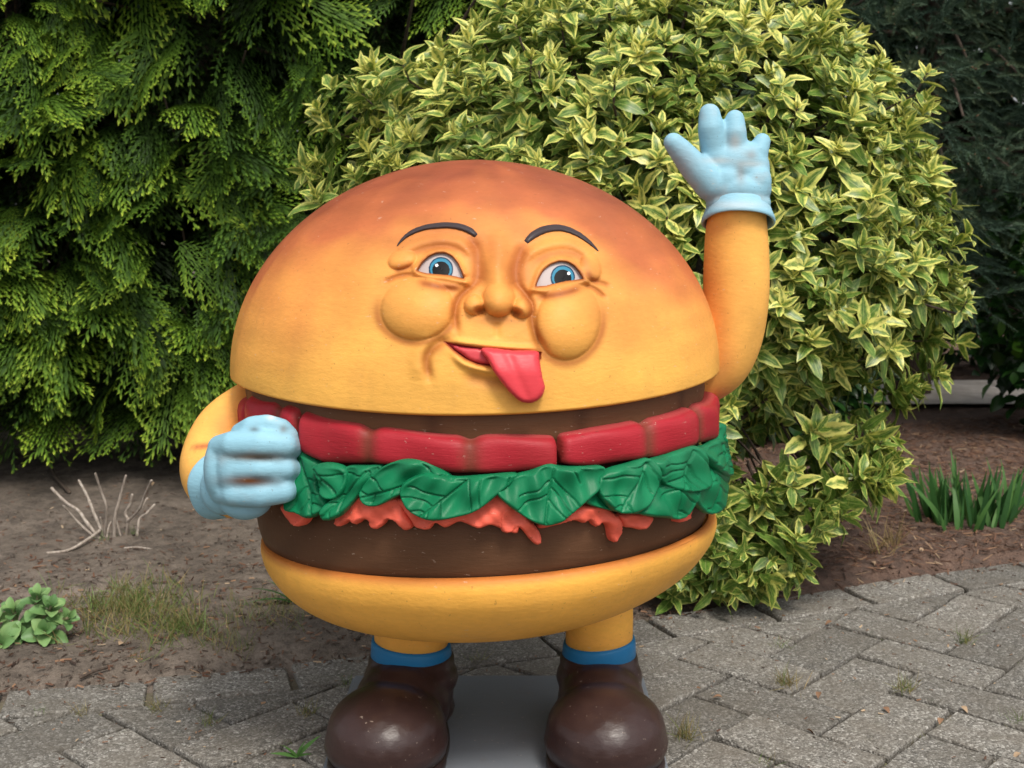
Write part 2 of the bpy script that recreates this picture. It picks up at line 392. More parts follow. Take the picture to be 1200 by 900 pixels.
# soil bed with a crumbly edge that runs out over the border course
gx = np.concatenate([np.linspace(-7, -2.3, 24)[:-1], np.linspace(-2.3, 2.6, 260), np.linspace(2.6, 8, 24)[1:]]); gs = np.concatenate([np.linspace(-.14, .9, 120), np.linspace(.9, 5.5, 130)[1:], [8, 14, 30]])
X, S = np.meshgrid(gx, gs, indexing='ij'); Yg = edge(X) + S
def fbm(x, y, f, seed=0):
    out = np.empty(x.size); xf, yf = x.ravel(), y.ravel()
    for k in range(x.size): out[k] = mnoise.noise((xf[k] * f, yf[k] * f, seed * 7.3))
    return out.reshape(x.shape)
nA, nB, nC = fbm(X, Yg, 1.7, 1), fbm(X, Yg, 7, 2), fbm(X, Yg, 24, 3)
rise = S + .06 * nA + .035 * nB
Z = -.028 + .050 * sstep(-.13, .14, rise) + .012 * nA * sstep(.1, .6, S) + (.010 * nB + .006 * nC) * sstep(.0, .3, S) + .0035 * nC
nx, ny = X.shape; I = np.arange(nx * ny).reshape(nx, ny)
bed_q = np.stack([I[:-1, :-1], I[1:, :-1], I[1:, 1:], I[:-1, 1:]], -1).reshape(-1, 4)
tag(part('flower_bed', np.stack([X, Yg, Z], -1).reshape(-1, 3), bed_q, M['soil']), kind='structure')
def bed_z(x, y):
    i = np.clip(np.searchsorted(gx, x), 0, nx - 1); j = np.clip(np.searchsorted(gs, y - float(edge(x))), 0, ny - 1); return max(0.0, float(Z[i, j])) if y > edge(x) - .1 else 0.0
tag(part('path', [(1.5, 3.62, .055), (3.2, 3.62, .055), (3.2, 4.4, .055), (1.5, 4.4, .055)], [(0, 1, 2, 3)], M['pale'], smooth=False), kind='structure')
# ------------------------------------------------------------------ the burger figure
SX = -.067
statue = empty('burger_statue', (SX, -.03, 0), 'large painted burger figure with a tongue-out face waving a pale blue glove', 'statue')

# --- top bun with the face modelled into it
BX, BRX, BRY, BZ, BH = -.068, .452, .40, .735, .381
th = np.concatenate([np.linspace(-66, 66, 520), np.linspace(66, 294, 90)[1:-1]]) * math.pi / 180
ph = np.concatenate([np.linspace(0.5, 36, 40), np.linspace(36, 90, 270)[1:]]) * math.pi / 180
T_, P_ = np.meshgrid(th, ph, indexing='ij')
def rimz(t): c = np.clip(np.cos(t), 0, 1); return -.019 * c * c + .004 * np.sin(t)
bx = BX + BRX * np.sin(P_) * np.sin(T_); by = -BRY * np.sin(P_) * np.cos(T_); bz = BZ + BH * np.cos(P_) + rimz(T_) * np.sin(P_) ** 2
# shallow hand-made unevenness
bz += .003 * np.sin(3.1 * T_ + 1) * np.sin(P_) * np.cos(P_) * 2
front = (np.abs(T_) < R(80))
U_, V_ = proj(np.stack([bx, by, bz], -1))
def seg_dist(u, v, pts):
    pts = np.asarray(pts, float); d = np.full(u.shape, 1e9); tt = np.zeros(u.shape); n = len(pts) - 1
    for i in range(n):
        a, b = pts[i], pts[i + 1]; ab = b - a; t = np.clip(((u - a[0]) * ab[0] + (v - a[1]) * ab[1]) / (ab.dot(ab) + 1e-9), 0, 1)
        q = np.hypot(u - a[0] - t * ab[0], v - a[1] - t * ab[1]); m = q < d; d = np.where(m, q, d); tt = np.where(m, (i + t) / n, tt)
    return d, tt
def line(pts, w, taper=True, n=24):
    p = spline(pts, n) if len(pts) > 2 else np.array(pts, float)
    d, t = seg_dist(U_, V_, p); g = np.exp(-(d / w) ** 2)
    if taper: g = g * np.clip(np.sin(np.pi * np.clip(t, .0, 1)) * 1.6 + .12, 0, 1)
    return g
def ell(cx, cy, rx, ry, rot=0):
    a = R(rot); du, dv = U_ - cx, V_ - cy; x = du * math.cos(a) + dv * math.sin(a); y = -du * math.sin(a) + dv * math.cos(a)
    return np.hypot(x / rx, y / ry)
cap = lambda d, p: np.clip(1 - d * d, 0, 1) ** p
gs_ = lambda d: np.exp(-d * d)
def inside(u, v, poly):
    poly = np.asarray(poly, float); r = np.zeros(u.shape, bool); n = len(poly); j = n - 1
    for i in range(n):
        xi, yi = poly[i]; xj, yj = poly[j]
        c = ((yi > v) != (yj > v)) & (u < (xj - xi) * (v - yi) / (yj - yi + 1e-12) + xi); r ^= c; j = i
    return r
def inset(poly, w):
    d, _ = seg_dist(U_, V_, np.vstack([poly, poly[:1]])); s = np.where(inside(U_, V_, poly), d, -d); return sstep(-w * .4, w, s)
def smax(a, b, k=3.0):
    h = np.clip(.5 + .5 * (a - b) / k, 0, 1); return b + (a - b) * h + k * h * (1 - h)

eyeL = np.array([(488, 317.5), (494, 307), (502, 299), (511, 295), (521, 294.5), (530, 299), (537, 308), (542, 320), (544, 327.5), (536, 325), (525, 322.5), (512, 321.5), (499, 320.5)])
eyeR = np.array([(627, 337), (630, 328), (636, 317), (645, 308.5), (655, 304.5), (664, 304.8), (673, 310), (680, 318.5), (684, 327), (674, 328), (663, 329), (651, 331.5), (639, 335.5)])
mouth = np.array([(520, 400.5), (540, 404.5), (564, 408), (600, 411), (634, 413), (633, 421), (624, 427), (600, 429), (577, 429), (560, 427), (546, 421), (533, 412)])
for e_ in (eyeL, eyeR): c_ = e_.mean(0) + (0, 3.5); e_[:] = c_ + (e_ - c_) * (.96, .88)
h = np.zeros(U_.shape)                       # millimetres, forward
h += 7 * gs_(ell(580, 385, 60, 48))
h += 5 * gs_(ell(584, 300, 26, 34))
chL, chR = ell(489, 362, 45, 38, -6), ell(666, 377, 39, 47, 12)
ck = smax(24 * cap(chL, .62), 25 * cap(chR, .62), 1)
h = smax(h, h * .4 + ck, 2)
h -= 4.5 * np.exp(-((chL - 1.07) / .09) ** 2) * sstep(330, 372, V_) + 4.5 * np.exp(-((chR - 1.07) / .09) ** 2) * sstep(340, 380, V_)
# brow bulges, lids, pouches
h += 9 * line([(461, 307), (474, 293), (500, 283), (530, 282), (551, 293), (559, 312)], 8)
h += 9 * line([(611, 314), (622, 297), (645, 287), (668, 286), (688, 297), (699, 318)], 8)
h = smax(h, 4 + 10 * cap(ell(471, 304, 17, 11, -18), .6), 2); h = smax(h, 4 + 10 * cap(ell(692, 313, 12, 17, -22), .6), 2)
h += 6.5 * line([(487, 316), (496, 305), (509, 296), (522, 295), (533, 302), (544, 321)], 3.4, False)
h += 6.5 * line([(626, 335), (633, 317), (645, 308), (660, 305), (673, 310), (685, 326)], 3.4, False)
h += 6 * line([(486, 320), (500, 324), (520, 326), (546, 331)], 3.4, False); h += 6 * line([(624, 340), (640, 340), (660, 334), (688, 330)], 3.4, False)
h += 4 * line([(498, 329), (520, 333), (540, 336)], 4); h += 4 * line([(632, 345), (655, 342), (678, 336)], 4)
# hollows beside the bridge
h -= 7 * line([(550, 276), (558, 298), (561, 318), (556, 336)], 8); h -= 7 * line([(616, 284), (607, 304), (604, 322), (610, 342)], 8)
# nose
nose = np.zeros(U_.shape)
brd, bt = seg_dist(U_, V_, np.array([(584, 284), (583, 318), (585, 348)])); nose = smax(nose, (7 + 11 * bt) * np.exp(-(brd / 13) ** 2), 1)
nose = smax(nose, 29 * cap(ell(584.5, 351, 19.5, 21), .55), 4)
nose = smax(nose, 17 * cap(ell(556, 357.5, 12.5, 12.5), .55), 2.5); nose = smax(nose, 17 * cap(ell(612, 361, 12.5, 12.5), .55), 2.5)
h = h + nose
h -= 13 * gs_(ell(562, 364.5, 6.0, 4.0, -20)) + 13 * gs_(ell(605, 367, 6.0, 4.0, 25))
# folds
h -= 5.5 * line([(561, 330), (546, 341), (537, 352), (533, 370), (536, 392)], 4.2) + 6 * line([(603, 331), (614, 342), (622, 356), (624, 380), (630, 398), (641, 412)], 4.2)
h -= 5.5 * line([(536, 396), (514, 402), (503, 413), (500, 428), (505, 450)], 5); h += 3.5 * line([(512, 396), (496, 405), (489, 422), (491, 446)], 9)
h -= 4.5 * line([(683, 333), (697, 339), (711, 351)], 3) + 3.5 * line([(688, 329), (702, 331), (716, 336)], 3) + 4 * line([(447, 332), (466, 324), (486, 321)], 3)
h -= 2.8 * line([(582.5, 377), (582.5, 386), (582.5, 398)], 4.5)
h += 4 * line([(524, 397), (550, 402), (600, 407), (638, 408)], 3.5); h += 6 * line([(528, 412), (545, 427), (575, 435), (605, 437), (628, 432)], 4.5)
h -= 3.5 * line([(540, 440), (575, 447), (610, 446)], 8)
h *= 1.28
eL, eR, mo = inset(eyeL, 1.6), inset(eyeR, 1.6), inset(mouth, 1.8)
h = h * (1 - eL) - 14 * eL; h = h * (1 - eR) - 14 * eR; h = h * (1 - mo) - 7 * mo
h += .8 * np.sin(U_ * .05 + V_ * .031) * np.sin(V_ * .043 - U_ * .02)
h -= float(np.median(h[(np.abs(T_) < R(60)) & (ell(583, 362, 165, 118) > 1.35)]))
h *= sstep(1.3, .98, ell(583, 362, 165, 118)) * sstep(R(89), R(84), P_)
h += .5 * np.sin(U_ * .031 + V_ * .05) * np.sin(V_ * .023 - U_ * .037) * sstep(R(66), R(50), np.abs(T_)) * np.sin(P_ * 2)
by2 = by - h * .001 * .992; bz2 = bz + h * .001 * .12
# paint: golden rim, browned crown, airbrushed creases deepened with painted shading for more relief
g = np.degrees(P_)
YEL, ORA, BRN, TOP = [np.array(lin(*c)) for c in ((236, 176, 84), (222, 148, 74), (184, 104, 62), (148, 78, 52))]
def blend(x, stops):
    out = np.zeros(x.shape + (3,))
    for k in range(3): out[..., k] = np.interp(x, [s[0] for s in stops], [s[1][k] for s in stops])
    return out
wob = 5 * np.sin(2.3 * T_ + .6) + 3 * np.sin(5.1 * T_ + 2)
blot = np.array([mnoise.noise((a * 2.6, b * 3.2, 3.3)) + .5 * mnoise.noise((a * 6.5, b * 8, 5.1)) for a, b in zip(T_.ravel(), P_.ravel())]).reshape(T_.shape)
bc = blend(g + wob * .5 + 11 * blot - 22 * sstep(R(28), R(75), np.abs(T_ + R(6))) * sstep(92, 62, g), [(18, TOP), (40, BRN), (57, ORA), (74, YEL * .55 + ORA * .45), (87, YEL)])
g0 = g; streak = np.array([mnoise.noise((a * 3, b * 14, 1.5)) for a, b in zip(T_.ravel(), P_.ravel())]).reshape(T_.shape); patchy = np.array([mnoise.noise((a * 4, b * 5, 7.5)) for a, b in zip(T_.ravel(), P_.ravel())]).reshape(T_.shape)
bc = bc * .96 * (1 + .12 * streak + .12 * patchy)[..., None]
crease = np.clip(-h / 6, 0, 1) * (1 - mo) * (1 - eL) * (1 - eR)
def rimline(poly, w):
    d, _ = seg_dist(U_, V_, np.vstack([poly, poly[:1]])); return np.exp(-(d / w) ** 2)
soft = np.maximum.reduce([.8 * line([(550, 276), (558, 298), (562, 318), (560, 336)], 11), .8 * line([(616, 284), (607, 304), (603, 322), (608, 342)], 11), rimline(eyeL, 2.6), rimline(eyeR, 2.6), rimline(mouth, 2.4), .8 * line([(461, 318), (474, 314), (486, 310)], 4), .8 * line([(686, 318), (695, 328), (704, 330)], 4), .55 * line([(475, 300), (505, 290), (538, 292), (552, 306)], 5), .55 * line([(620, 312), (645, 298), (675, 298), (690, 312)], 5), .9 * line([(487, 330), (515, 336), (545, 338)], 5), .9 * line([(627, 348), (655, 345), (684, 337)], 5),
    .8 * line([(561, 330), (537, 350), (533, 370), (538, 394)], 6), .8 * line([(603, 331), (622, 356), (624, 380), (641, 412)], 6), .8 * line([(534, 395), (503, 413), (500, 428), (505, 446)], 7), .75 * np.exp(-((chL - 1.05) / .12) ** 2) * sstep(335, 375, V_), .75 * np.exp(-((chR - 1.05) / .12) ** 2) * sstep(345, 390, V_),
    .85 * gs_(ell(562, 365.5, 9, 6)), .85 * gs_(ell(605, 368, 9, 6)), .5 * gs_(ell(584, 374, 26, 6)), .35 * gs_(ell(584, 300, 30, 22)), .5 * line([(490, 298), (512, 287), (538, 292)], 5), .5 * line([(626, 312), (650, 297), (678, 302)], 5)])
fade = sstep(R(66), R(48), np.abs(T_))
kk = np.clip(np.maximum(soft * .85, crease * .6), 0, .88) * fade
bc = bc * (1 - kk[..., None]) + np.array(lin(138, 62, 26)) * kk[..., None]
RED = np.array(lin(214, 74, 84)); mk = (mo * fade)[..., None]; bc = bc * (1 - mk) + RED * mk * .9
nT, nP = T_.shape
V = np.stack([bx, by2, bz2], -1).reshape(-1, 3); C = bc.reshape(-1, 3)
I = np.arange(nT * nP).reshape(nT, nP); In = np.roll(I, -1, 0)
Q = np.stack([I[:, :-1], I[:, 1:], In[:, 1:], In[:, :-1]], -1).reshape(-1, 4)
# closed underside: lip and soffit
extra = []; ec = []
for s, dz in ((.999, -.003), (.985, -.0055), (.90, -.004), (.5, .0), (.02, .0)):
    extra.append(np.stack([BX + BRX * s * np.sin(th), -BRY * s * np.cos(th), BZ + rimz(th) + dz], -1)); ec.append(np.tile(np.array(lin(222, 150, 62)), (nT, 1)))
base = len(V); V = np.vstack([V] + extra); C = np.vstack([C] + ec)
ring = [I[:, -1]] + [base + k * nT + np.arange(nT) for k in range(len(extra))]
for a, b in zip(ring[:-1], ring[1:]): Q = np.vstack([Q, np.stack([a, b, np.roll(b, -1), np.roll(a, -1)], -1)])
V = np.vstack([V, [[BX, 0, BZ + BH]]]); C = np.vstack([C, TOP]); ti = len(V) - 1
tris = np.stack([np.full(nT, ti), I[:, 0], np.roll(I[:, 0], -1)], -1)
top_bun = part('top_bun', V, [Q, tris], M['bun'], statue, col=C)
top_bun['label'] = 'browned dome bun with a smiling face'
# look-up of the finished face surface by photo position
sel = np.where((np.abs(T_) < R(66)).ravel())[0]
fu, fv = proj(V[:nT * nP]); kd = kdtree.KDTree(len(sel))
for k in sel: kd.insert((fu[k], fv[k], 0), int(k))
kd.balance()
ub, vb_ = U_.ravel(), V_.ravel(); kdb = kdtree.KDTree(len(sel))
for k in sel: kdb.insert((ub[k], vb_[k], 0), int(k))
kdb.balance(); Vbase = np.stack([bx, by, bz], -1).reshape(-1, 3)
def surf(px, py, k=4, base_=False):
    r = (kdb if base_ else kd).find_n((px, py, 0), k); A = Vbase if base_ else V
    return np.mean([A[i] for _, i, _ in r], 0)

# --- eyes
def eye(cx, cy, gx_, gy_, gr, hl):
    m = 40
    def patch(name, ox, oy, ro, off, col, mat, parent):
        vs = []; nn = 10
        for i in range(nn + 1):
            r_ = ro * (.02 + .98 * i / nn)
            for k in range(m):
                a = 2 * math.pi * k / m; u = ox + r_ * math.cos(a); w = oy + r_ * math.sin(a)
                q = max(0, 1 - (((u - cx) ** 2 + (w - cy) ** 2) / 38. ** 2)); hh = -.0135 + .0135 * math.sqrt(q) + off
                vs.append(surf(u, w, 10, True) + np.array([0, -hh, .12 * hh]))
        f = [(i * m + k, (i + 1) * m + k, (i + 1) * m + (k + 1) % m, i * m + (k + 1) % m) for i in range(nn) for k in range(m)]
        f.append(tuple(range(m)))
        return part(name, vs, f, mat, parent, col=np.tile(np.array(col), (len(vs), 1)))
    e = patch('eye', cx, cy, 36, 0, lin(178, 166, 164), M['eye'], statue)
    patch('iris', gx_, gy_, gr, .0007, lin(24, 62, 88), M['eye'], e)
    patch('iris', gx_, gy_, gr * .88, .0013, lin(52, 124, 152), M['eye'], e)
    patch('pupil', gx_, gy_ + 1, gr * .70, .0019, lin(4, 5, 6), M['eye'], e)
    patch('highlight', gx_ + hl[0], gy_ + hl[1], 1.9, .0025, lin(240, 240, 240), M['eye'], e)
    return e
eye(516, 310, 516.8, 315.5, 14.4, (-5, -4.5)); eye(656, 319, 659.5, 325, 14.4, (7, -4.5))

# --- eyebrows and tongue: raised pieces on the face
def ribbon(name, pts, w, thick, col, mat, n=40):
    p = spline([q[:2] for q in pts], n); w = np.interp(np.linspace(0, 1, n), np.linspace(0, 1, len(w)), w)
    d = np.gradient(p, axis=0); d /= np.linalg.norm(d, axis=1)[:, None]; nr = np.stack([-d[:, 1], d[:, 0]], -1); K = 11; vs = []
    for i in range(n):
        for k in range(K):
            s = -1 + 2 * k / (K - 1); q = p[i] + nr[i] * s * w[i]; b = surf(*q)
            e_ = math.sqrt(max(0, 1 - min(1, abs(i / (n - 1) - .5) * 2) ** 10))
            hh = -.002 + (thick * (.35 + .65 * w[i] / w.max()) + .002) * math.sqrt(max(0, 1 - s * s)) * e_; vs.append(b + np.array([0, -hh, .12 * hh]))
    f = [(i * K + k, i * K + k + 1, (i + 1) * K + k + 1, (i + 1) * K + k) for i in range(n - 1) for k in range(K - 1)]
    return part(name, vs, f, mat, statue, col=np.tile(np.array(col), (len(vs), 1)))
BROW = lin(62, 54, 56)
ribbon('eyebrow', [(464, 290), (472, 280), (483, 272), (498, 266.5), (512, 264.5), (526, 264), (540, 266), (551, 270.5), (559, 277)], [.6, 2.0, 3.0, 3.4, 3.7, 4.0, 4.2, 4.2, 3.0], .006, BROW, M['plain'])
ribbon('eyebrow', [(615.5, 285), (623, 277), (634, 270.5), (645, 267.5), (656, 267), (668, 270), (681, 276.5), (692, 285), (703, 296)], [3.2, 4.6, 5, 4.7, 4.3, 3.8, 3.2, 2.4, .6], .006, BROW, M['plain'])

def relief(poly_px, to_world, thick, edge_w, spacing, col=None, extra=None, back=.006, smooth_n=None):
    """a modelled raised piece with rounded edges: outline in photo px, to_world(px,py,height) puts it on its real surface"""
    poly = np.asarray(poly_px, float)
    q = np.vstack([poly, poly[:1]]); seg = np.linalg.norm(np.diff(q, axis=0), axis=1); tot = seg.sum()
    if smooth_n is not False:
        pp = spline(np.vstack([poly[-1:], poly, poly[:2]]), (len(poly) + 2) * 12 + 1)
        i0, i1 = 12, 12 + len(poly) * 12; pp = pp[i0:i1]
        cs = np.concatenate([[0], np.cumsum(np.linalg.norm(np.diff(np.vstack([pp, pp[:1]]), axis=0), axis=1))]); m = max(16, int(cs[-1] / spacing))
        sv = np.linspace(0, cs[-1], m, endpoint=False); pc = np.vstack([pp, pp[:1]]); bd = np.stack([np.interp(sv, cs, pc[:, 0]), np.interp(sv, cs, pc[:, 1])], -1)
    else: bd = poly; m = len(bd)
    lo, hi = bd.min(0), bd.max(0); gx_, gy_ = np.meshgrid(np.arange(lo[0], hi[0], spacing), np.arange(lo[1], hi[1], spacing * .87)); gx_[1::2] += spacing / 2
    gx_ = gx_.ravel(); gy_ = gy_.ravel(); d, _ = seg_dist(gx_, gy_, np.vstack([bd, bd[:1]])); k = inside(gx_, gy_, bd) & (d > spacing * .55)
    pts = np.vstack([bd, np.stack([gx_[k], gy_[k]], -1)])
    r = geometry.delaunay_2d_cdt([Vector(p) for p in pts], [], [list(range(m))], 1, 1e-5)
    v2 = np.array([tuple(p) for p in r[0]]); f = [tuple(t)[::-1] for t in r[2]]
    d, _ = seg_dist(v2[:, 0], v2[:, 1], np.vstack([bd, bd[:1]])); t = np.clip(d / edge_w, 0, 1); hh = thick * np.sqrt(np.clip(1 - (1 - t) ** 2, 0, 1))
    if extra is not None: hh = hh + extra(v2[:, 0], v2[:, 1], t)
    W = np.array([to_world(a, b, c) for (a, b), c in zip(v2, hh)])
    # skirt going back from the outline
    n0 = len(W); bi = list(range(m))
    try: bi = [r[3].index([i]) if [i] in r[3] else i for i in range(m)]
    except Exception: pass
    W = np.vstack([W, [to_world(v2[i][0], v2[i][1], -back) for i in bi]])
    f += [(bi[i], bi[(i + 1) % m], n0 + (i + 1) % m, n0 + i) for i in range(m)]
    return W, f, v2
def on_face(px, py, hh):
    b = surf(px, py, 14, True); return b + np.array([0, -hh, hh * .12])
ton = [(565, 408), (600, 410.5), (629, 411.5), (632, 422), (635, 440), (638, 454), (634, 465), (624, 471), (611, 470), (599, 461), (589, 449), (580, 437), (573, 424)]
td = lambda u, v, t: .010 + .011 * sstep(405, 440, v) - .002 * np.exp(-((u - (592 + (v - 408) * .45)) / 6) ** 2) * t
W, f, v2 = relief(ton, on_face, .009, 7, 2.2, extra=td, back=.004)
tc = np.tile(np.array(lin(206, 64, 72)), (len(W), 1)); tc *= (1 - .15 * rng.random((len(W), 1)) * 0)
part('tongue', W, f, M['plain'], statue, col=tc)
# red lower lip seen left of the tongue
W, f, v2 = relief([(530, 405), (548, 407), (566, 409), (574, 420), (578, 427), (564, 426), (551, 422), (540, 414)], on_face, .006, 5, 2.5, extra=lambda u, v, t: -.004 + 0 * u)
part('lip', W, f, M['plain'], statue, col=np.tile(np.array(lin(198, 72, 78)), (len(W), 1)))

# --- layers
def rings(name, cx, rx, ry, prof, mat, colf, zoff=lambda t: 0 * t, rmod=lambda t, k: 0 * t, n=220, parent=statue):
    t = np.linspace(-math.pi, math.pi, n, endpoint=False); vs = []; cs = []
    for k, (s, z) in enumerate(prof):
        m_ = s + rmod(t, k) * (s > .5)
        vs.append(np.stack([cx + rx * m_ * np.sin(t), -ry * m_ * np.cos(t), z + zoff(t) * min(1, s)], -1)); cs.append(colf(t, k, z))
    I = np.arange(len(prof) * n).reshape(len(prof), n); J = np.roll(I, -1, 1)
    q = np.stack([I[:-1], I[1:], J[1:], J[:-1]], -1).reshape(-1, 4)
    return part(name, np.vstack(vs), [q, I[:1].copy(), I[-1:, ::-1].copy()], mat, parent, col=np.vstack(cs))
def flatcol(c): return lambda t, k, z: np.tile(np.array(c), (len(t), 1))
# upper patty: a ring of vertical lobes under the bun
PT = np.array(lin(104, 72, 50)); PD = np.array(lin(72, 48, 34))
def lob(t, k): return .006 * np.abs(np.sin(t * 5.5 + .75)) ** .6 - .004
def patcol(t, k, z):
    c = np.abs(np.sin(t * 5.5 + .75)); w = np.clip(1 - c * 3.5, 0, 1)[:, None] * .6; return PT * (1 - w) + PD * w
up = [(.2, .74), (.9, .74), (.945, .735), (.957, .72), (.957, .70), (.952, .685), (.945, .672), (.93, .664), (.3, .66)]
rings('upper_patty', BX, .445, .395, up, M['patty'], patcol, lambda t: -.013 * np.clip(np.cos(t), 0, 1) ** 2, lob, 360)
# core between the layers
rings('filling_core', -.06, .41, .36, [(.2, .70), (1, .70), (1, .54), (.2, .54)], M['patty'], flatcol(PD))
# lower patty, bulging, with a pale dry edge on top
lp = [(.2, .575), (.86, .573), (.94, .568), (.985, .557), (1.0, .535), (1.005, .505), (1.0, .475), (.99, .455), (.975, .435), (.9, .42), (.3, .42)]
def lpc(t, k, z):
    a = np.array(lin(92, 64, 46)) if k > 3 else np.array(lin(146, 124, 108)); v = (1 + .10 * np.sin(t * 9 + k) + .07 * np.sin(t * 23 + k * 2))[:, None]
    return np.tile(a, (len(t), 1)) * v
tilt = lambda t: .022 * np.sin(t) - .004 + .004 * np.cos(t)
rings('lower_patty', -.052, .424, .378, lp, M['patty'], lpc, lambda t: tilt(t) * .9, lambda t, k: .006 * np.sin(4 * t + 1) + .004 * np.sin(7 * t), 260)
# bottom bun
bb = [(.2, .440), (.93, .440), (.965, .446), (.992, .444), (1.004, .436), (1.007, .425), (1.002, .410), (.99, .392), (.965, .370), (.93, .346), (.88, .322), (.81, .299), (.72, .280), (.62, .266), (.5, .256), (.35, .250), (.15, .248)]
bb = [(s_ - .012 * max(0, (.41 - z_) / .1) * (s_ > .5) * min(1, (.41 - z_) / .08 if z_ < .41 else 0), z_ - .003 + (.019 * min(1, (.44 - z_) / .15) if z_ < .44 else 0)) for s_, z_ in bb]
bb = [tuple(x) for x in spline(bb, 60)]
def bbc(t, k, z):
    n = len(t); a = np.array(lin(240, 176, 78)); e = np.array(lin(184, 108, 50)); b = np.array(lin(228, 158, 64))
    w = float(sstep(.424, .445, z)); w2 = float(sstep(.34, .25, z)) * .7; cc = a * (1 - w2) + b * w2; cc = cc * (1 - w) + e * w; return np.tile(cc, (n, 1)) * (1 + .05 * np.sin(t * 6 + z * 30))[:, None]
bun2 = rings('bottom_bun', -.047, .431, .385, bb, M['bun'], bbc, lambda t: tilt(t), lambda t, k: .010 * np.sin(3 * t + 2) * math.sin(math.pi * min(1, k / 59)) + .006 * np.sin(5 * t) * math.sin(math.pi * min(1, k / 59)) + .006 * np.sin(2 * t + k * .07) * math.sin(math.pi * min(1, k / 59)), 300)

# --- things lying round the ring: cylinder look-up
def cyl(px, py, cx, rx, ry):
    """photo px -> (angle, z) on an upright elliptical ring"""
    d = ray(px, py); o = np.array([0 - cx, CAMY, CAMZ]); a = (d[0] / rx) ** 2 + (d[1] / ry) ** 2; b = 2 * (o[0] * d[0] / rx ** 2 + o[1] * d[1] / ry ** 2); c = (o[0] / rx) ** 2 + (o[1] / ry) ** 2 - 1
    disc = max(b * b - 4 * a * c, 0); t = (-b - math.sqrt(disc)) / (2 * a); p = o + d * t; return math.atan2(p[0] / rx, -p[1] / ry), p[2]
# tomato slices
TX, TRX, TRY = -.062, .446, .40
tops = [(288, 462), (300, 467), (322, 473), (347, 480), (385, 491), (430, 500), (490, 507), (550, 511), (600, 512.5), (655, 511), (660, 509), (700, 503), (735, 499), (765, 492), (795, 484), (822, 477), (838, 470), (851, 464)]
bots = [(288, 520), (347, 532), (375, 544), (420, 548), (470, 549), (545, 558), (600, 559), (655, 552), (662, 545), (700, 549), (760, 541), (820, 524), (851, 515)]
tz = np.array([cyl(a, b, TX, TRX, TRY) for a, b in tops]); bz_ = np.array([cyl(a, b, TX, TRX, TRY) for a, b in bots])
o_ = np.argsort(tz[:, 0]); tz = tz[o_]; o_ = np.argsort(bz_[:, 0]); bz_ = bz_[o_]
ang = lambda px, py=515: cyl(px, py, TX, TRX, TRY)[0]
def slice_(a0, a1, creases, n=90, dr=0.0):
    K = 16; vs = []; cs = []; RD = np.array(lin(160, 38, 48)); CR = np.array(lin(106, 60, 44)); t = np.linspace(a0, a1, n)
    zt = np.interp(t, tz[:, 0], tz[:, 1]); zb = np.interp(t, bz_[:, 0], bz_[:, 1])
    for i in range(n):
        s = min(t[i] - a0, a1 - t[i]) * .42; e = math.sqrt(1 - (1 - min(1, s / .014)) ** 2)
        cw = max([math.exp(-((t[i] - c) * .42 / .013) ** 2) for c in creases] + [0]); zm, hz = (zt[i] + zb[i]) / 2, (zt[i] - zb[i]) / 2 * (.86 + .14 * e)
        for k in range(K):
            a = -math.pi / 2 + math.pi * k / (K - 1); sz, sr = math.sin(a), math.cos(a); sz = math.copysign(abs(sz) ** .45, sz); sr = sr ** .35
            r = -.06 + (.06 + .012 * e + dr - .0045 * cw + .0025 * math.sin(t[i] * 19 + k * .4)) * sr; r -= .004 * max(0, sz) ** 2
            rr = (TRX - .012 + r, TRY - .012 + r)
            vs.append((TX + rr[0] * math.sin(t[i]), -rr[1] * math.cos(t[i]), zm + hz * sz - .007 * cw * max(0, sz) + .002 * math.sin(t[i] * 13)))
            w = min(.85, cw * .75 + .45 * (1 - e)); c_ = RD * (1 - w) + CR * w
            if k > K - 5: c_ = c_ * .72 + np.array(lin(176, 104, 96)) * .28
            cs.append(c_)
    f = [(i * K + k, (i + 1) * K + k, (i + 1) * K + k + 1, i * K + k + 1) for i in range(n - 1) for k in range(K - 1)] + [tuple(range(K)), tuple((n - 1) * K + k for k in range(K))[::-1]]
    return part('tomato_slice', vs, f, M['tomato'], statue, col=np.array(cs))
slice_(ang(346) - .45, ang(346) - .012, [ang(322)], 50)
slice_(ang(347), ang(655.5), [ang(430), ang(551)], 170)
slice_(ang(660), ang(849) + .35, [ang(762), ang(822)], 150, .004)
for a in np.linspace(ang(849) + .40, ang(346) - .5 + 2 * math.pi, 6)[:-1]:
    slice_(a, a + (ang(346) - .5 + 2 * math.pi - ang(849) - .40) / 5 - .03, [], 50)

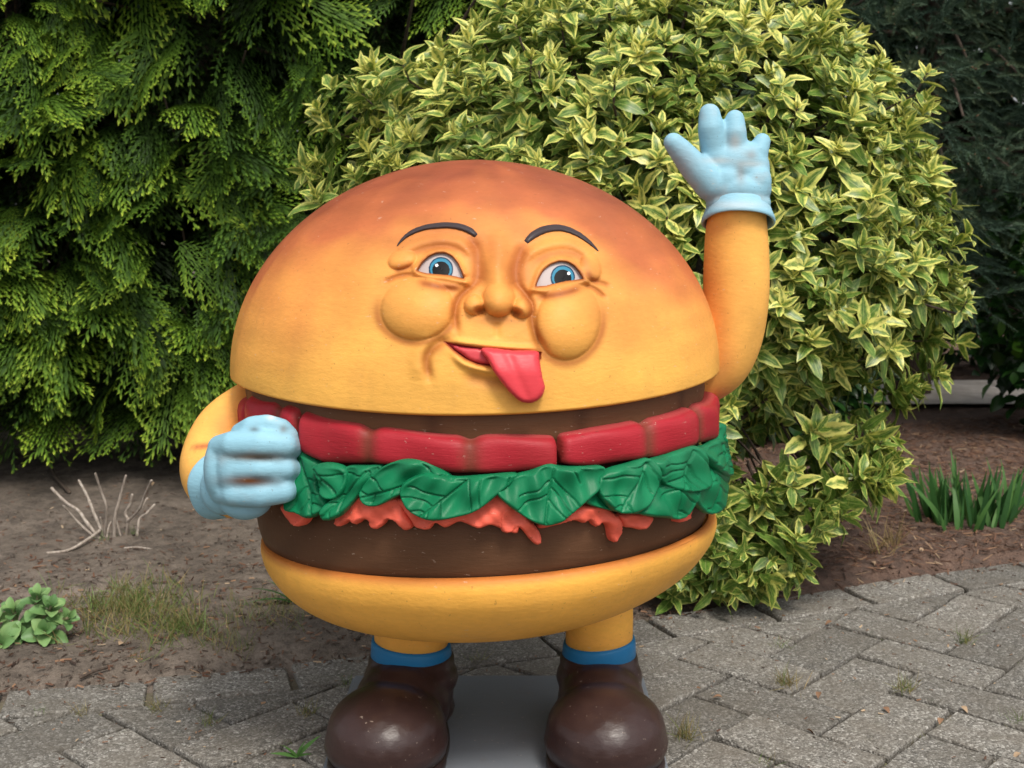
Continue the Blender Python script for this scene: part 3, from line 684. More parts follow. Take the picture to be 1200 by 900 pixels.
# lettuce leaves and rashers
z1 = lambda L: [(330 + a / 4.093, 470 + b / 4.093) for a, b in L]
z2 = lambda L: [(590 + a / 3.6, 440 + b / 3.6) for a, b in L]
LX, LRX, LRY = -.062, .432, .385
def ring_world(off, flare):
    def w(px, py, hh):
        a, z = cyl(px, py, LX, LRX + off, LRY + off); r = off + hh + flare * float(sstep(.62, .53, z)); return np.array([LX + (LRX + r) * math.sin(a), -(LRY + r) * math.cos(a), z])
    return w
def lettuce(poly, off, stem, tip, thick=.0075, flare=.024):
    poly = np.array(poly); c = poly.mean(0); poly = c + (poly - c) * (1.07, 1.10) + (0, 1.5); stem = np.array(stem, float); tip = np.array(tip, float); ax = tip - stem; L = np.linalg.norm(ax); ax /= L; nx_ = np.array([-ax[1], ax[0]])
    ph_ = random.random() * 6
    def ex(u, v, t):
        x = (u - stem[0]) * ax[0] + (v - stem[1]) * ax[1]; y = (u - stem[0]) * nx_[0] + (v - stem[1]) * nx_[1]
        g_ = .0055 * np.exp(-(y / 1.0) ** 2) * (x > 0)
        SP_ = L * (.22 if L > 40 else .3); yy = y + 2.2 * np.sin(x * .21 + ph_); q = (x - np.abs(yy) * .8) / SP_ + .15 + .5 * (y > 0); fr = np.abs(q - np.round(q)) * SP_; on = np.sin(np.round(q) * 4.7 + ph_ * 3 + (y > 0)) > -.55; g_ = np.maximum(g_, .0052 * np.exp(-(fr / .95) ** 2) * on * (np.abs(y) < L * .55) * (np.abs(y) > 1.0))
        return (-g_ + .0065 * np.sin(x * .12 + ph_) * np.cos(y * .10 + ph_) + .003 * np.sin(y * .26 + x * .08 + ph_)) * t
    W, f, v2 = relief(poly, ring_world(off, flare), thick, 4.0, 1.35, extra=ex, back=.010)
    n = len(W); gcol = np.tile(np.array(lin(16, 106, 68)), (n, 1)); e_ = -ex(v2[:, 0], v2[:, 1], np.ones(len(v2)))
    gcol[:len(v2)] *= (1.05 - .10 * np.sin(v2[:, :1] * .2 + ph_)); up_ = sstep(560, 540, v2[:, 1:2] - 0) * .18; gcol[:len(v2)] = gcol[:len(v2)] * (1 - up_) + np.array(lin(60, 124, 92)) * up_
    part('lettuce_leaf', W, f, M['lettuce'], statue, col=gcol)
lettuce([(352, 531), (365, 538), (376, 548), (377, 568), (390, 585), (376, 599), (360, 594), (349, 589), (346, 560)], .004, (355, 535), (380, 597))
lettuce(z1([(310, 320), (390, 315), (470, 320), (410, 395), (380, 440), (320, 520), (262, 540), (240, 515), (245, 480), (290, 430), (300, 380)]), .010, z1([(420, 330)])[0], z1([(255, 535)])[0])
lettuce(z1([(165, 310), (230, 300), (300, 325), (312, 380), (295, 430), (258, 450), (215, 430), (190, 370)]), .018, z1([(175, 320)])[0], z1([(280, 440)])[0])
lettuce(z1([(402, 410), (440, 350), (510, 305), (600, 280), (700, 300), (800, 365), (690, 400), (590, 430), (490, 475), (430, 472), (402, 440)]), .012, z1([(780, 350)])[0], z1([(420, 450)])[0])
lettuce(z1([(590, 420), (620, 375), (720, 345), (830, 365), (950, 360), (1105, 350), (1090, 385), (1020, 440), (930, 500), (850, 525), (740, 540), (660, 515), (610, 470)]), .020, z1([(900, 370)])[0], z1([(690, 530)])[0])
lettuce(z2([(-22, 480), (0, 450), (60, 420), (120, 405), (190, 378), (250, 388), (330, 388), (410, 390), (395, 455), (300, 530), (215, 588), (145, 597), (65, 555), (5, 512)]), .020, z2([(210, 380)])[0], z2([(160, 590)])[0])
lettuce(z2([(325, 515), (400, 465), (470, 520), (560, 558), (500, 562), (400, 545)]), .006, z2([(420, 470)])[0], z2([(500, 560)])[0])
lettuce(z2([(540, 560), (590, 500), (650, 440), (760, 480), (745, 540), (705, 582), (640, 580)]), .010, z2([(690, 440)])[0], z2([(690, 580)])[0])
lettuce(z2([(400, 440), (445, 400), (530, 375), (612, 355), (640, 395), (630, 450), (570, 525), (510, 555), (445, 545), (402, 490)]), .022, z2([(600, 365)])[0], z2([(470, 550)])[0])
lettuce(z2([(755, 495), (800, 440), (830, 400), (850, 350), (890, 375), (896, 430), (870, 530), (835, 562), (800, 552)]), .010, z2([(850, 370)])[0], z2([(825, 560)])[0])
lettuce(z2([(618, 362), (700, 335), (800, 300), (832, 340), (832, 430), (795, 465), (720, 470), (655, 435), (640, 395)]), .020, z2([(790, 310)])[0], z2([(720, 465)])[0])
lettuce(z2([(818, 310), (870, 290), (910, 265), (930, 325), (918, 395), (895, 405), (840, 350)]), .018, z2([(905, 280)])[0], z2([(905, 400)])[0], thick=.008)
# the same ruffled leaves carried on round the back
src = [o for o in statue.children if o.name.startswith('lettuce_leaf')]
for k, a in enumerate(np.linspace(R(78), R(275), 9)):
    s = src[(k * 2 + 3) % len(src)]; me = s.data; q = np.array([v.co[:] for v in me.vertices]) + wloc(statue); q[:, 0] -= LX
    t = np.arctan2(q[:, 0] / LRX, -q[:, 1] / LRY); rr = np.hypot(q[:, 0] / LRX, q[:, 1] / LRY); t = t - t.mean() + a; q = np.stack([LX + LRX * rr * np.sin(t), -LRY * rr * np.cos(t), q[:, 2]], -1)
    m2 = me.copy(); m2.vertices.foreach_set('co', (q - wloc(statue)).astype(np.float32).ravel()); m2.update(); obj('lettuce_leaf', m2, None, statue)
def bacon(poly, off, thick=.010):
    ex = lambda u, v, t: .0035 * np.sin(u * .13 + v * .16) * t + .0008 * np.sin(u * .4 - v * .3) * t
    poly = np.array(poly) + (0, 4.0); W, f, v2 = relief(poly, ring_world(off - .002, .010), thick, 4, 2.2, extra=ex, back=.012)
    c = np.tile(np.array(lin(228, 100, 80)), (len(W), 1)); c[:len(v2)] *= (1 + .08 * np.sin(v2[:, :1] * .13 + v2[:, 1:] * .16))
    part('ham_rasher', W, f, M['tomato'], statue, col=c)
bacon(z1([(35, 470), (150, 500), (140, 555), (105, 580), (70, 562), (50, 520)]), .004)
bacon(z1([(215, 505), (300, 440), (400, 430), (560, 440), (600, 500), (640, 572), (600, 595), (560, 555), (520, 545), (500, 570), (470, 590), (440, 580), (430, 545), (400, 550), (375, 568), (345, 550), (300, 578), (272, 560), (280, 535), (240, 530)]), .000)
bacon(z1([(560, 450), (640, 460), (720, 520), (870, 500), (980, 430), (1120, 440), (1130, 600), (1060, 590), (1000, 570), (945, 585), (880, 560), (850, 555), (790, 582), (745, 560), (715, 590), (650, 580), (620, 530)]), .004)
bacon(z2([(0, 530), (60, 540), (110, 590), (145, 640), (152, 680), (132, 692), (105, 670), (60, 618), (30, 640), (-10, 635), (-20, 580)]), .006)
bacon(z2([(140, 605), (200, 575), (300, 530), (400, 530), (450, 560), (482, 600), (478, 650), (458, 682), (440, 672), (425, 615), (400, 600), (375, 618), (350, 590), (325, 602), (285, 590), (230, 605), (150, 624)]), .002)
bacon(z2([(470, 570), (540, 560), (604, 572), (572, 628), (520, 622), (488, 615)]), .004)
bacon(z2([(712, 600), (725, 560), (770, 500), (765, 560), (752, 592)]), .002); bacon(z2([(872, 530), (885, 480), (905, 465), (912, 510), (895, 530)]), .002, .006)

# --- arms
def arm(path, mat=M['bun'], paintf=None, n=60, name='arm'):
    w = []; 
    for px, py, Y, rp in path: p = P(px, py, Y); w.append((*p, rp * (Y - CAMY) / FPX))
    s = spline(w, n); v, f = tube_geo(s[:, :3], s[:, 3], 40)
    c = np.tile(np.array(lin(232, 172, 86)), (len(v), 1)) * (1 + .16 * np.array([mnoise.noise(tuple(p * 9)) + .5 * mnoise.noise(tuple(p * 30)) for p in v]))[:, None]
    if paintf: c = paintf(v, c)
    return part(name, v, f, mat, statue, col=c)
def dab(v, c, px, py, r, col, k):
    u, w_ = proj(v); d = np.hypot((u - px) / r[0], (w_ - py) / r[1]); g_ = (k * np.exp(-d * d))[:, None]; return c * (1 - g_) + np.array(col) * g_
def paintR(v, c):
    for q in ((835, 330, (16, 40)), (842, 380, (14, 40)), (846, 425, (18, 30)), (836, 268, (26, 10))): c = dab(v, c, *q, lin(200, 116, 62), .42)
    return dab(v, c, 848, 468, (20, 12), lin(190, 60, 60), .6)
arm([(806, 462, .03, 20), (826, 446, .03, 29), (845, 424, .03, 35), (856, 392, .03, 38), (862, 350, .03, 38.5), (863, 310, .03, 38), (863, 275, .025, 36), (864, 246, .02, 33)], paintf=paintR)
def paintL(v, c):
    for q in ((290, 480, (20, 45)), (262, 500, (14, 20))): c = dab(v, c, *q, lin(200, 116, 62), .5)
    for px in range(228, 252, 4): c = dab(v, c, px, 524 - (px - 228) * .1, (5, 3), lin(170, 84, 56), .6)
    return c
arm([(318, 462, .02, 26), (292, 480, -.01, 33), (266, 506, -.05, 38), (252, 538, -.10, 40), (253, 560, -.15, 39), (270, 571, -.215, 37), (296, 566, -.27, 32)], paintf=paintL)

# --- gloves
def S_(px, py, Y, rp, ry=None, rz=None):
    p = P(px, py, Y); k = (Y - CAMY) / FPX
    return (*p, rp * k) if ry is None else (*p, rp * k, ry * k, rz * k)
GB = np.array(lin(138, 184, 202)); GRIME = np.array(lin(128, 100, 78))
def glove(name, chains, dabs, label):
    v, f = blob(chains, .0032, 7); c = np.tile(GB, (len(v), 1)); w = np.array([mnoise.noise(tuple(p * 22)) * .6 + mnoise.noise(tuple(p * 55)) * .4 for p in v]); w = (sstep(.05, .6, w) * .35)[:, None]; c = c * (1 - w) + np.array(lin(168, 172, 172)) * w
    for q in dabs: c = dab(v, c, *q)
    o = part(name, v, f, M['glove'], statue, col=c); o['label'] = label; return o
g2 = lin(176, 168, 160)
Yh = .02
glove('glove', [
    [S_(789, 167, Yh - .035, 11.5), S_(798, 177, Yh - .03, 14), S_(813, 195, Yh - .02, 17), S_(834, 215, Yh - .01, 21)],
    [S_(831.5, 134, Yh, 12.5), S_(833, 151, Yh - .006, 15.2), S_(837, 176, Yh, 16), S_(845, 198, Yh, 20)],
    [S_(861, 140, Yh, 11.2), S_(861, 156, Yh - .006, 13.8), S_(861, 178, Yh, 15), S_(862, 200, Yh, 20)],
    [S_(893, 166, Yh + .005, 10), S_(888, 178, Yh, 12.5), S_(883, 193, Yh, 15.5), S_(874, 208, Yh, 22)],
    [S_(864, 199, Yh, 38, 23, 35)], [S_(853, 212, Yh - .014, 25, 18, 20)], [S_(883, 213, Yh - .012, 21, 18, 24)], [S_(865, 222, Yh, 39, 31, 22)], [S_(865, 238, Yh, 38, 36, 16)]],
    [(842, 188, (18, 4), g2, .5), (868, 203, (6, 14), tuple(GRIME), .5), (862, 231, (36, 5), tuple(GRIME), .65), (861, 166, (8, 10), g2, .6), (880, 182, (8, 6), tuple(GRIME), .5), (880, 192, (16, 4), g2, .5), (800, 195, (16, 24), lin(160, 172, 182), .5)], 'open waving glove with three fingers and a thumb')
# flared cuffs
def cuff(center, ax, prof, dabs=(), n=56):
    ax = Vector(ax).normalized(); e1 = Vector((1, 0, 0)) - ax * ax.x; e1.normalize(); e2 = ax.cross(e1); vs = []
    for r_, d_ in prof:
        for i in range(n):
            a = 2 * math.pi * i / n; w = 1 + .02 * math.sin(3 * a + 1) + .015 * math.sin(5 * a)
            vs.append(tuple(Vector(center) + ax * d_ + (e1 * math.cos(a) + e2 * math.sin(a)) * r_ * w))
    I = np.arange(len(prof) * n).reshape(-1, n); J = np.roll(I, -1, 1); v = np.array(vs); c = np.tile(GB, (len(v), 1))
    for q in dabs: c = dab(v, c, *q)
    return part('glove_cuff', v, np.stack([I[:-1], I[1:], J[1:], J[:-1]], -1).reshape(-1, 4), M['glove'], statue, col=c)
CPROF = [(.050, .030), (.0565, .020), (.0600, .008), (.0645, -.004), (.0672, -.011), (.0680, -.016), (.0665, -.020), (.0630, -.019), (.0600, -.010), (.0560, .004)]
cuff(P(865, 249, .02), (.04, .38, 1), [tuple(q) for q in spline(CPROF, 28)], [(862, 240, (36, 5), lin(190, 186, 182), .45), (830, 262, (10, 12), lin(150, 158, 166), .5)])
Yf = -.315
glove('glove', [
    [S_(258, 524, Yf + .02, 15), S_(274, 521, Yf - .004, 17), S_(305, 520, Yf - .012, 17.5), S_(333, 521, Yf - .004, 16.5), S_(342, 524, Yf + .02, 14)],
    [S_(257, 550, Yf + .02, 13), S_(273, 549.5, Yf - .005, 14.5), S_(305, 549, Yf - .014, 15), S_(334, 549, Yf - .004, 14.5), S_(343, 551, Yf + .02, 13)],
    [S_(260, 577, Yf + .02, 14), S_(275, 578, Yf - .003, 16), S_(305, 579, Yf - .010, 16.5), S_(332, 575, Yf - .004, 15.5), S_(341, 573, Yf + .02, 13)],
    [S_(282, 507, Yf + .03, 12), S_(296, 501, Yf + .012, 14), S_(313, 497, Yf + .008, 12), S_(330, 502, Yf + .008, 12), S_(340, 510, Yf + .012, 10)],
    [S_(300, 548, Yf + .018, 45, 34, 44)], [S_(276, 548, Yf + .016, 24, 30, 42)], [S_(326, 547, Yf + .016, 22, 30, 40)], [S_(258, 550, Yf + .03, 19, 30, 40)], [S_(288, 584, Yf + .035, 33, 30, 26)], [S_(262, 572, Yf + .06, 28, 30, 33)], [S_(313, 492, Yf + .012, 6.5, 5, 6)]],
    [(300, 535, (40, 5.2), lin(112, 92, 74), .95), (312, 538, (14, 3), lin(60, 60, 58), .5), (292, 563.5, (32, 6.5), lin(108, 66, 36), 1.0), (298, 503, (6, 3), lin(70, 66, 62), .7), (332, 503, (5, 5), lin(96, 90, 84), .7), (318, 489, (5, 3), lin(210, 216, 220), .7), (300, 598, (30, 10), lin(132, 172, 196), .5)], 'closed blue glove held in front of the fillings')
cuff(P(263, 570, -.22), (.62, -.78, -.05), [(q[0] * .90, q[1] * .9) for q in spline(CPROF, 28)])
# --- legs, socks, shoes, plate
def leg(xa, xb, ytop, ybot, sock_top, Yc=-.0, side=1):
    cx, r = (xa + xb) / 2, (xb - xa) / 2
    k = (Yc - CAMY) / FPX; X0 = P(cx, 760, Yc)[0]; r = r * k
    zt = .31; zs = P(cx, sock_top, Yc - r)[2]; zb = P(cx, ybot, Yc - r)[2]
    t = np.linspace(0, 2 * np.pi, 48, endpoint=False)
    def stack(name, prof, col, mat):
        vs = np.vstack([np.stack([X0 + rr * np.cos(t), Yc + rr * np.sin(t), np.full(48, z) + sl * np.cos(t)], -1) for rr, z, sl in prof]); n = len(prof); I = np.arange(n * 48).reshape(n, 48); J = np.roll(I, -1, 1)
        c = np.tile(np.array(col), (len(vs), 1))
        if name == 'leg': c[-96:] = c[-96:] * .75 + np.array(lin(200, 120, 60)) * .25
        return part(name, vs, [np.stack([I[:-1], I[1:], J[1:], J[:-1]], -1).reshape(-1, 4), I[:1].copy(), I[-1:, ::-1].copy()], mat, statue, col=c)
    stack('leg', [(r * .98, zt, 0), (r, .24, 0), (r, zs + .02, 0), (r * 1.0, zs - .01, 0)], lin(241, 178, 78), M['bun'])
    sl = .006 * side
    stack('sock', [(r * .9, zs + .003, sl), (r * 1.05, zs + .003, sl), (r * 1.08, zs - .004, sl), (r * 1.11, zb, 0), (r * .9, zb - .012, 0)], lin(40, 112, 160), M['plain'])
    return X0, r, zb
def shoe(X0, r, zb, toe_x, toe_y, splay):
    SB = np.array(lin(50, 34, 32)); z0 = .022
    tw = .104; Yt = -.165; tx = P(toe_x, 845, Yt)[0]
    chains = [[(tx, Yt, z0 + .066, tw * 1.06, .125, .080)], [(tx, Yt - .005, z0 + .05, tw * 1.10, .118, .058)], [(tx, Yt + .01, z0 + .025, tw * 1.06, .118, .03)],
              [(X0, .0, zb - .005, r * 1.2, r * 1.2, .03)], [(X0, -.015, zb - .035, r * 1.3, r * 1.34, .05)], [(X0, .0, z0 + .075, r * 1.16, r * 1.2, .075)], [(X0 + (tx - X0) * .4, -.06, z0 + .075, r * 1.3, .10, .082)], [(X0, .015, z0 + .035, r * 1.18, r * 1.35, .04)]]
    v, f = blob(chains, .0045, 10); v[:, 2] = np.maximum(v[:, 2], z0 + .004)
    c = np.tile(SB, (len(v), 1)); w = (.5 + .5 * np.sin(v[:, 0] * 60) * np.sin(v[:, 1] * 45))[:, None] * .16; c = c * (1 - w) + np.array(lin(78, 58, 54)) * w
    s = part('shoe', v, f, M['shoe'], statue, col=c)
    # welt and sole
    pts = []
    for k in range(64):
        a = 2 * math.pi * k / 64; dx, dy = math.cos(a), math.sin(a)
        if dy < .1: x, y = tx + dx * (tw + .004), Yt + .005 + dy * .121
        else: x, y = X0 + (tx - X0) * (1 - min(1, dy * 1.3)) + dx * (tw + .004 - (tw - r * 1.2) * min(1, dy * 1.2)), Yt + .005 + dy * (.165 + r * 1.25)
        pts.append((x, y))
    cx, cy = np.mean(pts, 0); vs = []
    prof = [(.90, z0 - .004), (1.0, z0 - .004), (1.012, z0 + .006), (1.0, z0 + .016), (.93, z0 + .02)]
    for s_, z in prof: vs += [(cx + (x - cx) * s_, cy + (y - cy) * s_, z) for x, y in pts]
    I = np.arange(5 * 64).reshape(5, 64); J = np.roll(I, -1, 1)
    part('sole', vs, [np.stack([I[:-1], J[:-1], J[1:], I[1:]], -1).reshape(-1, 4), I[:1, ::-1].copy(), I[-1:].copy()], M['shoe'], s, col=np.tile(np.array(lin(46, 34, 34)), (len(vs), 1)))
shoe(*leg(437, 527, 742, 785, 768, 0, -1), 453, 845, 1); shoe(*leg(661, 743, 742, 783, 765, 0, 1), 710, 845, -1)
bm = bmesh.new(); bmesh.ops.create_cube(bm, size=1, matrix=Matrix.Translation((-.03, -.035, .010)) @ Matrix.Diagonal((.632, .60, .024, 1)))
bmesh.ops.bevel(bm, geom=list(bm.edges), offset=.006, segments=3, affect='EDGES')
bmesh.ops.subdivide_edges(bm, edges=list(bm.edges), cuts=3, use_grid_fill=True)
pv = np.array([v.co[:] for v in bm.verts]); pf = [tuple(v.index for v in f.verts) for f in bm.faces]; bm.free()
part('base_plate', pv, pf, M['plate'], statue, smooth=False, col=np.tile(np.array(lin(116, 121, 128)), (len(pv), 1)))
# ------------------------------------------------------------------ plants: shared helpers
def frames(d, roll=None, up=(0, 0, 1)):
    """rotation matrices (n,3,3): local +Y -> d, local +Z as near to `up` as it gets, rolled about d"""
    d = np.asarray(d, float); d = d / (np.linalg.norm(d, axis=1)[:, None] + 1e-9)
    u = np.broadcast_to(np.asarray(up, float), d.shape); x = np.cross(d, u); x /= np.linalg.norm(x, axis=1)[:, None] + 1e-9; z = np.cross(x, d)
    if roll is not None:
        c, s = np.cos(roll)[:, None], np.sin(roll)[:, None]; x, z = x * c + z * s, z * c - x * s
    return np.stack([x, d, z], -1)
class Tmpl:
    def __init__(s, v, f, uv=None, tint=None):
        s.v = np.asarray(v, float); s.f = [np.asarray(q, np.int64) for q in f]; s.uv = uv if uv is None else np.asarray(uv, float); s.tint = np.zeros(len(s.v)) if tint is None else np.asarray(tint, float)
def scatter(name, tmpls, pos, rot, scl, tint, mat, parent=None, which=None, mode='add', smooth=True):
    """many placed copies of small templates joined into ONE foliage mesh"""
    V = []; Fq = {3: [], 4: []}; UV = []; TT = []; off = 0; n = len(pos); which = np.zeros(n, int) if which is None else which
    for k, t in enumerate(tmpls):
        ix = np.where(which == k)[0]
        if len(ix) == 0: continue
        v = np.einsum('nij,vj->nvi', rot[ix], t.v) * scl[ix, None, None] + pos[ix, None, :]; m = len(t.v)
        V.append(v.reshape(-1, 3)); base = off + np.arange(len(ix)) * m; off += len(ix) * m
        for f in t.f: Fq[f.shape[1]].append((f[None] + base[:, None, None]).reshape(-1, f.shape[1]))
        if t.uv is not None: UV.append(np.tile(t.uv, (len(ix), 1)))
        TT.append((np.repeat(tint[ix], m) + (np.tile(t.tint, len(ix)) if mode == 'add' else 0)))
    fs = [np.concatenate(Fq[k]) for k in (3, 4) if Fq[k]]
    return part(name, np.vstack(V), fs, mat, parent, uv=np.vstack(UV) if UV else None, tint=np.concatenate(TT), smooth=smooth)
def inst(name, me, parent, pos, rot, scl):
    o = bpy.data.objects.new(name, me); COL.objects.link(o); o.parent = parent
    m = Matrix([[*(rot[i] * scl), pos[i] - wloc(parent)[i]] for i in range(3)] + [[0, 0, 0, 1]]); o.matrix_local = m; return o
def in_statue(px, py):
    return (((px - 558) / 300) ** 2 + ((py - 435) / 255) ** 2 < 1) & (py < 760) | ((px > 285) & (px < 852) & (py > 420) & (py < 740)) | ((px > 820) & (px < 905) & (py > 150) & (py < 470))

# ------------------------------------------------------------------ variegated holly-leaved bush behind the figure
def holly_leaf(seed, teeth=True, curl=.25, fold=.35, n=9, cols=5):
    rs = np.random.default_rng(seed); ys = np.linspace(0, 1, n); w = np.interp(ys, [0, .14, .3, .45, .6, .75, .88, 1], [.03, .12, .195, .215, .195, .15, .085, .004]) * (1 + rs.normal(0, .04, n))
    if teeth: w[2::2] *= 1.10; w[3::2] *= .93
    V = []; UV = []
    for i, y in enumerate(ys):
        zc = -curl * y * y + .06 * math.sin(y * 5 + seed); tw = rs.normal(0, .01)
        for sx_, u in (((-1, 0), (-.5, .25), (0, .5), (.5, .75), (1, 1)) if cols == 5 else ((-1, 0), (0, .5), (1, 1))):
            V.append((sx_ * w[i] + .05 * math.sin(y * 3 + seed) * y, y - .02 * abs(sx_) + (.02 * abs(sx_) if i % 2 else 0), zc + abs(sx_) * w[i] * fold + tw * sx_ - .10 * (abs(sx_) == 1) * w[i])); UV.append((u, y))
    q = [(i * cols + k, i * cols + k + 1, (i + 1) * cols + k + 1, (i + 1) * cols + k) for i in range(n - 1) for k in range(cols - 1)]
    return Tmpl(V, [q], UV)
cf = [(.10 + .35 * random.random(), .2 + .4 * random.random()) for k in range(10)]
HH = [holly_leaf(k, True, *cf[k]) for k in range(10)]; HL = [holly_leaf(k, True, *cf[k], n=6, cols=3) for k in range(10)]
BC = np.array([.352, 1.17, .84]); BR = np.array([.822, .60, .73])
def bush_radius(d):
    """lumpy outline of the bush as a scale on its ellipsoid, narrower low down on the right"""
    x, y, z = d; f = 1 + .07 * mnoise.noise((x * 2.2, y * 2.2, z * 2.2 + 3)) + .05 * mnoise.noise((x * 5, y * 5, z * 5))
    if z < -.1: f *= 1 - .30 * min(1, (-.1 - z) / .55) * (x > .2)
    if z > .2: f *= 1 + .07 * min(1, abs(x) * 1.4) * min(1, (z - .2) * 2)        # shouldered, not a ball
    return f
bush = empty('variegated_bush', (.335, 1.17, 0), 'big rounded bush with yellow-edged holly-like leaves right behind the figure', 'bush')
def sample_dirs(n):
    k = np.arange(n) + .5; z = 1 - 2 * k / n; a = math.pi * (1 + 5 ** .5) * k; r = np.sqrt(1 - z * z); return np.stack([r * np.cos(a), r * np.sin(a), z], -1) + rng.normal(0, .035, (n, 3))
sh_p = []; sh_d = []; sh_age = []
for d in sample_dirs(2650):
    d = d / np.linalg.norm(d)
    depth = rng.choice([1.0, .93, .83], p=[.52, .3, .18]); f = bush_radius(d) * depth * (1 + rng.normal(0, .025))
    if random.random() < .10 and depth == 1.0: f *= 1.10
    p = BC + BR * d * f
    if p[2] < .07: continue
    nrm = d / BR; nrm /= np.linalg.norm(nrm); q = nrm * .8 + np.array([0, -.12, .6]) + rng.normal(0, .28, 3)
    if d[1] > .35 and random.random() < .55: continue
    sh_p.append(p); sh_d.append(q / np.linalg.norm(q)); sh_age.append(depth)
for _ in range(150):                                                              # skirt of leafy shoots down to the paving
    px = random.uniform(770, 935); py = random.uniform(560, 690) + (random.uniform(0, 28) if px < 890 else -max(0, px - 890) * .25); Y = .74 + random.uniform(-.06, .22)
    p = P(px, py, Y)
    if p[2] > .04: sh_p.append(p); q = np.array([.15, -.7, .35]) + rng.normal(0, .35, 3); sh_d.append(q / np.linalg.norm(q)); sh_age.append(rng.choice([1.0, .93]))
for _ in range(34):
    px = random.uniform(930, 1050); py = random.uniform(500, 575) - (px - 920) * .05; p = P(px, py, .80 + random.uniform(-.06, .25)); sh_p.append(p); q = np.array([.5, -.6, .35]) + rng.normal(0, .35, 3); sh_d.append(q / np.linalg.norm(q)); sh_age.append(rng.choice([1.0, .93]))
# long outer shoots that stand clear of the outline in the photo
LONG = [(1125, 430, 1.05, .9, .35), (1135, 350, 1.1, .9, .2), (1050, 545, .80, .8, .5), (1060, 560, .85, .8, .1), (1040, 520, .85, .7, .5), (1000, 560, .75, .6, .3), (1025, 575, .8, .7, -.1), (1110, 260, 1.2, .7, .6), (1085, 460, 1.0, .8, .2),
        (365, 135, 1.1, -.6, .7), (355, 200, 1.1, -.8, .3), (362, 235, 1.05, -.8, .3), (640, 12, 1.25, 0, 1), (700, 5, 1.2, .1, 1), (780, 2, 1.2, .1, 1), (930, 35, 1.2, .3, .9), (1000, 55, 1.25, .5, .8), (1090, 300, 1.1, .9, .2), (1120, 400, 1.1, .9, .1), (1070, 480, .95, .9, .1), (420, 90, 1.1, -.4, .8), (395, 105, 1.1, -.5, .7), (980, 590, .72, .6, .2), (940, 640, .72, .5, .2), (960, 610, .7, .5, -.2), (900, 680, .72, .4, -.2), (860, 690, .68, .2, -.3), (930, 665, .75, .5, -.1)]
for px, py, Y, dx, dz in LONG:
    for _ in range(4):
        sh_p.append(P(px - (22 if px > 1040 else 0) + (12 if px < 430 else 0) + rng.normal(0, 9), py + rng.normal(0, 9), Y + rng.normal(0, .04))); q = np.array([dx, -.35, dz]) + rng.normal(0, .25, 3); sh_d.append(q / np.linalg.norm(q)); sh_age.append(1.0)
sh_p = np.array(sh_p); sh_d = np.array(sh_d); sh_age = np.array(sh_age)
lp_, ld_, ls_, lt_, lu_ = [], [], [], [], []
for p, d, ag in zip(sh_p, sh_d, sh_age):
    e1 = np.cross(d, (.3, .2, .9)); e1 /= np.linalg.norm(e1); e2 = np.cross(d, e1); a0 = random.random() * 6.28; young = random.random(); shs = random.uniform(.72, 1.18)
    fr = random.random() < .8 and ag > .9
    for lev, (n, tilt_, back, size) in enumerate(((3, .38, 0, .042), (3, .85, .010, .058), (3, 1.15, .026, .067), (2, 1.45, .055, .069))):
        if lev == 0 and not fr: continue
        for k in range(n):
            a = a0 + lev * 1.0 + 2 * math.pi * k / n + rng.normal(0, .18); tl = tilt_ + rng.normal(0, .15); v = d * math.cos(tl) + (e1 * math.cos(a) + e2 * math.sin(a)) * math.sin(tl)
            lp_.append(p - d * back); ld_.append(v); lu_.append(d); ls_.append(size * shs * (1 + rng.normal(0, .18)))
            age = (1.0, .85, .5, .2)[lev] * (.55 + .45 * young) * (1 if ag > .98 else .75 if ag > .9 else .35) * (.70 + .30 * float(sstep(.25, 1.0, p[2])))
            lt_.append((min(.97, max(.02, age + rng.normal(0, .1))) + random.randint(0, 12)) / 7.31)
lp_, ld_, ls_, lt_, lu_ = map(np.array, (lp_, ld_, ls_, lt_, lu_))
rot = frames(ld_, rng.normal(0, .35, len(ld_)), lu_); wh = rng.integers(0, len(HL), len(lp_))
pu, pv_ = proj(lp_); dist = np.linalg.norm(lp_ - np.array([0, CAMY, CAMZ]), axis=1)
vis = (~in_statue(pu, pv_)) & (pu > 0) & (pu < 1200) & (pv_ > 0) & (pv_ < 900) & (np.repeat(0, len(pu)) == 0)
score = np.where(vis, ls_ / dist * (1 + .6 * (ld_ @ np.array([0, -.9, .4]))), -1)
# keep the pieces that show largest, spread over the whole bush
pick = []; cell = {}
for k in np.argsort(-score):
    if score[k] <= 0 or len(pick) >= 296: break
    c_ = (int(pu[k] // 60), int(pv_[k] // 60)); near = dist[k]
    if cell.get(c_, 0) >= 4 or near > 3.42: continue
    cell[c_] = cell.get(c_, 0) + 1; pick.append(k)
pick = np.array(pick); rest = np.setdiff1d(np.arange(len(lp_)), pick)
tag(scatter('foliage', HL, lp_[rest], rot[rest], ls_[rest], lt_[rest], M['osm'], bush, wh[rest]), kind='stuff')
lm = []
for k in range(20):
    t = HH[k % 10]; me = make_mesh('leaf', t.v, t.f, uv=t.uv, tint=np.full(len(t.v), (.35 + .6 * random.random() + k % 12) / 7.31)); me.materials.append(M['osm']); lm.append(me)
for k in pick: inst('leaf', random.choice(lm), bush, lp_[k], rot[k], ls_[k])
print('bush leaves', len(lp_), len(pick))
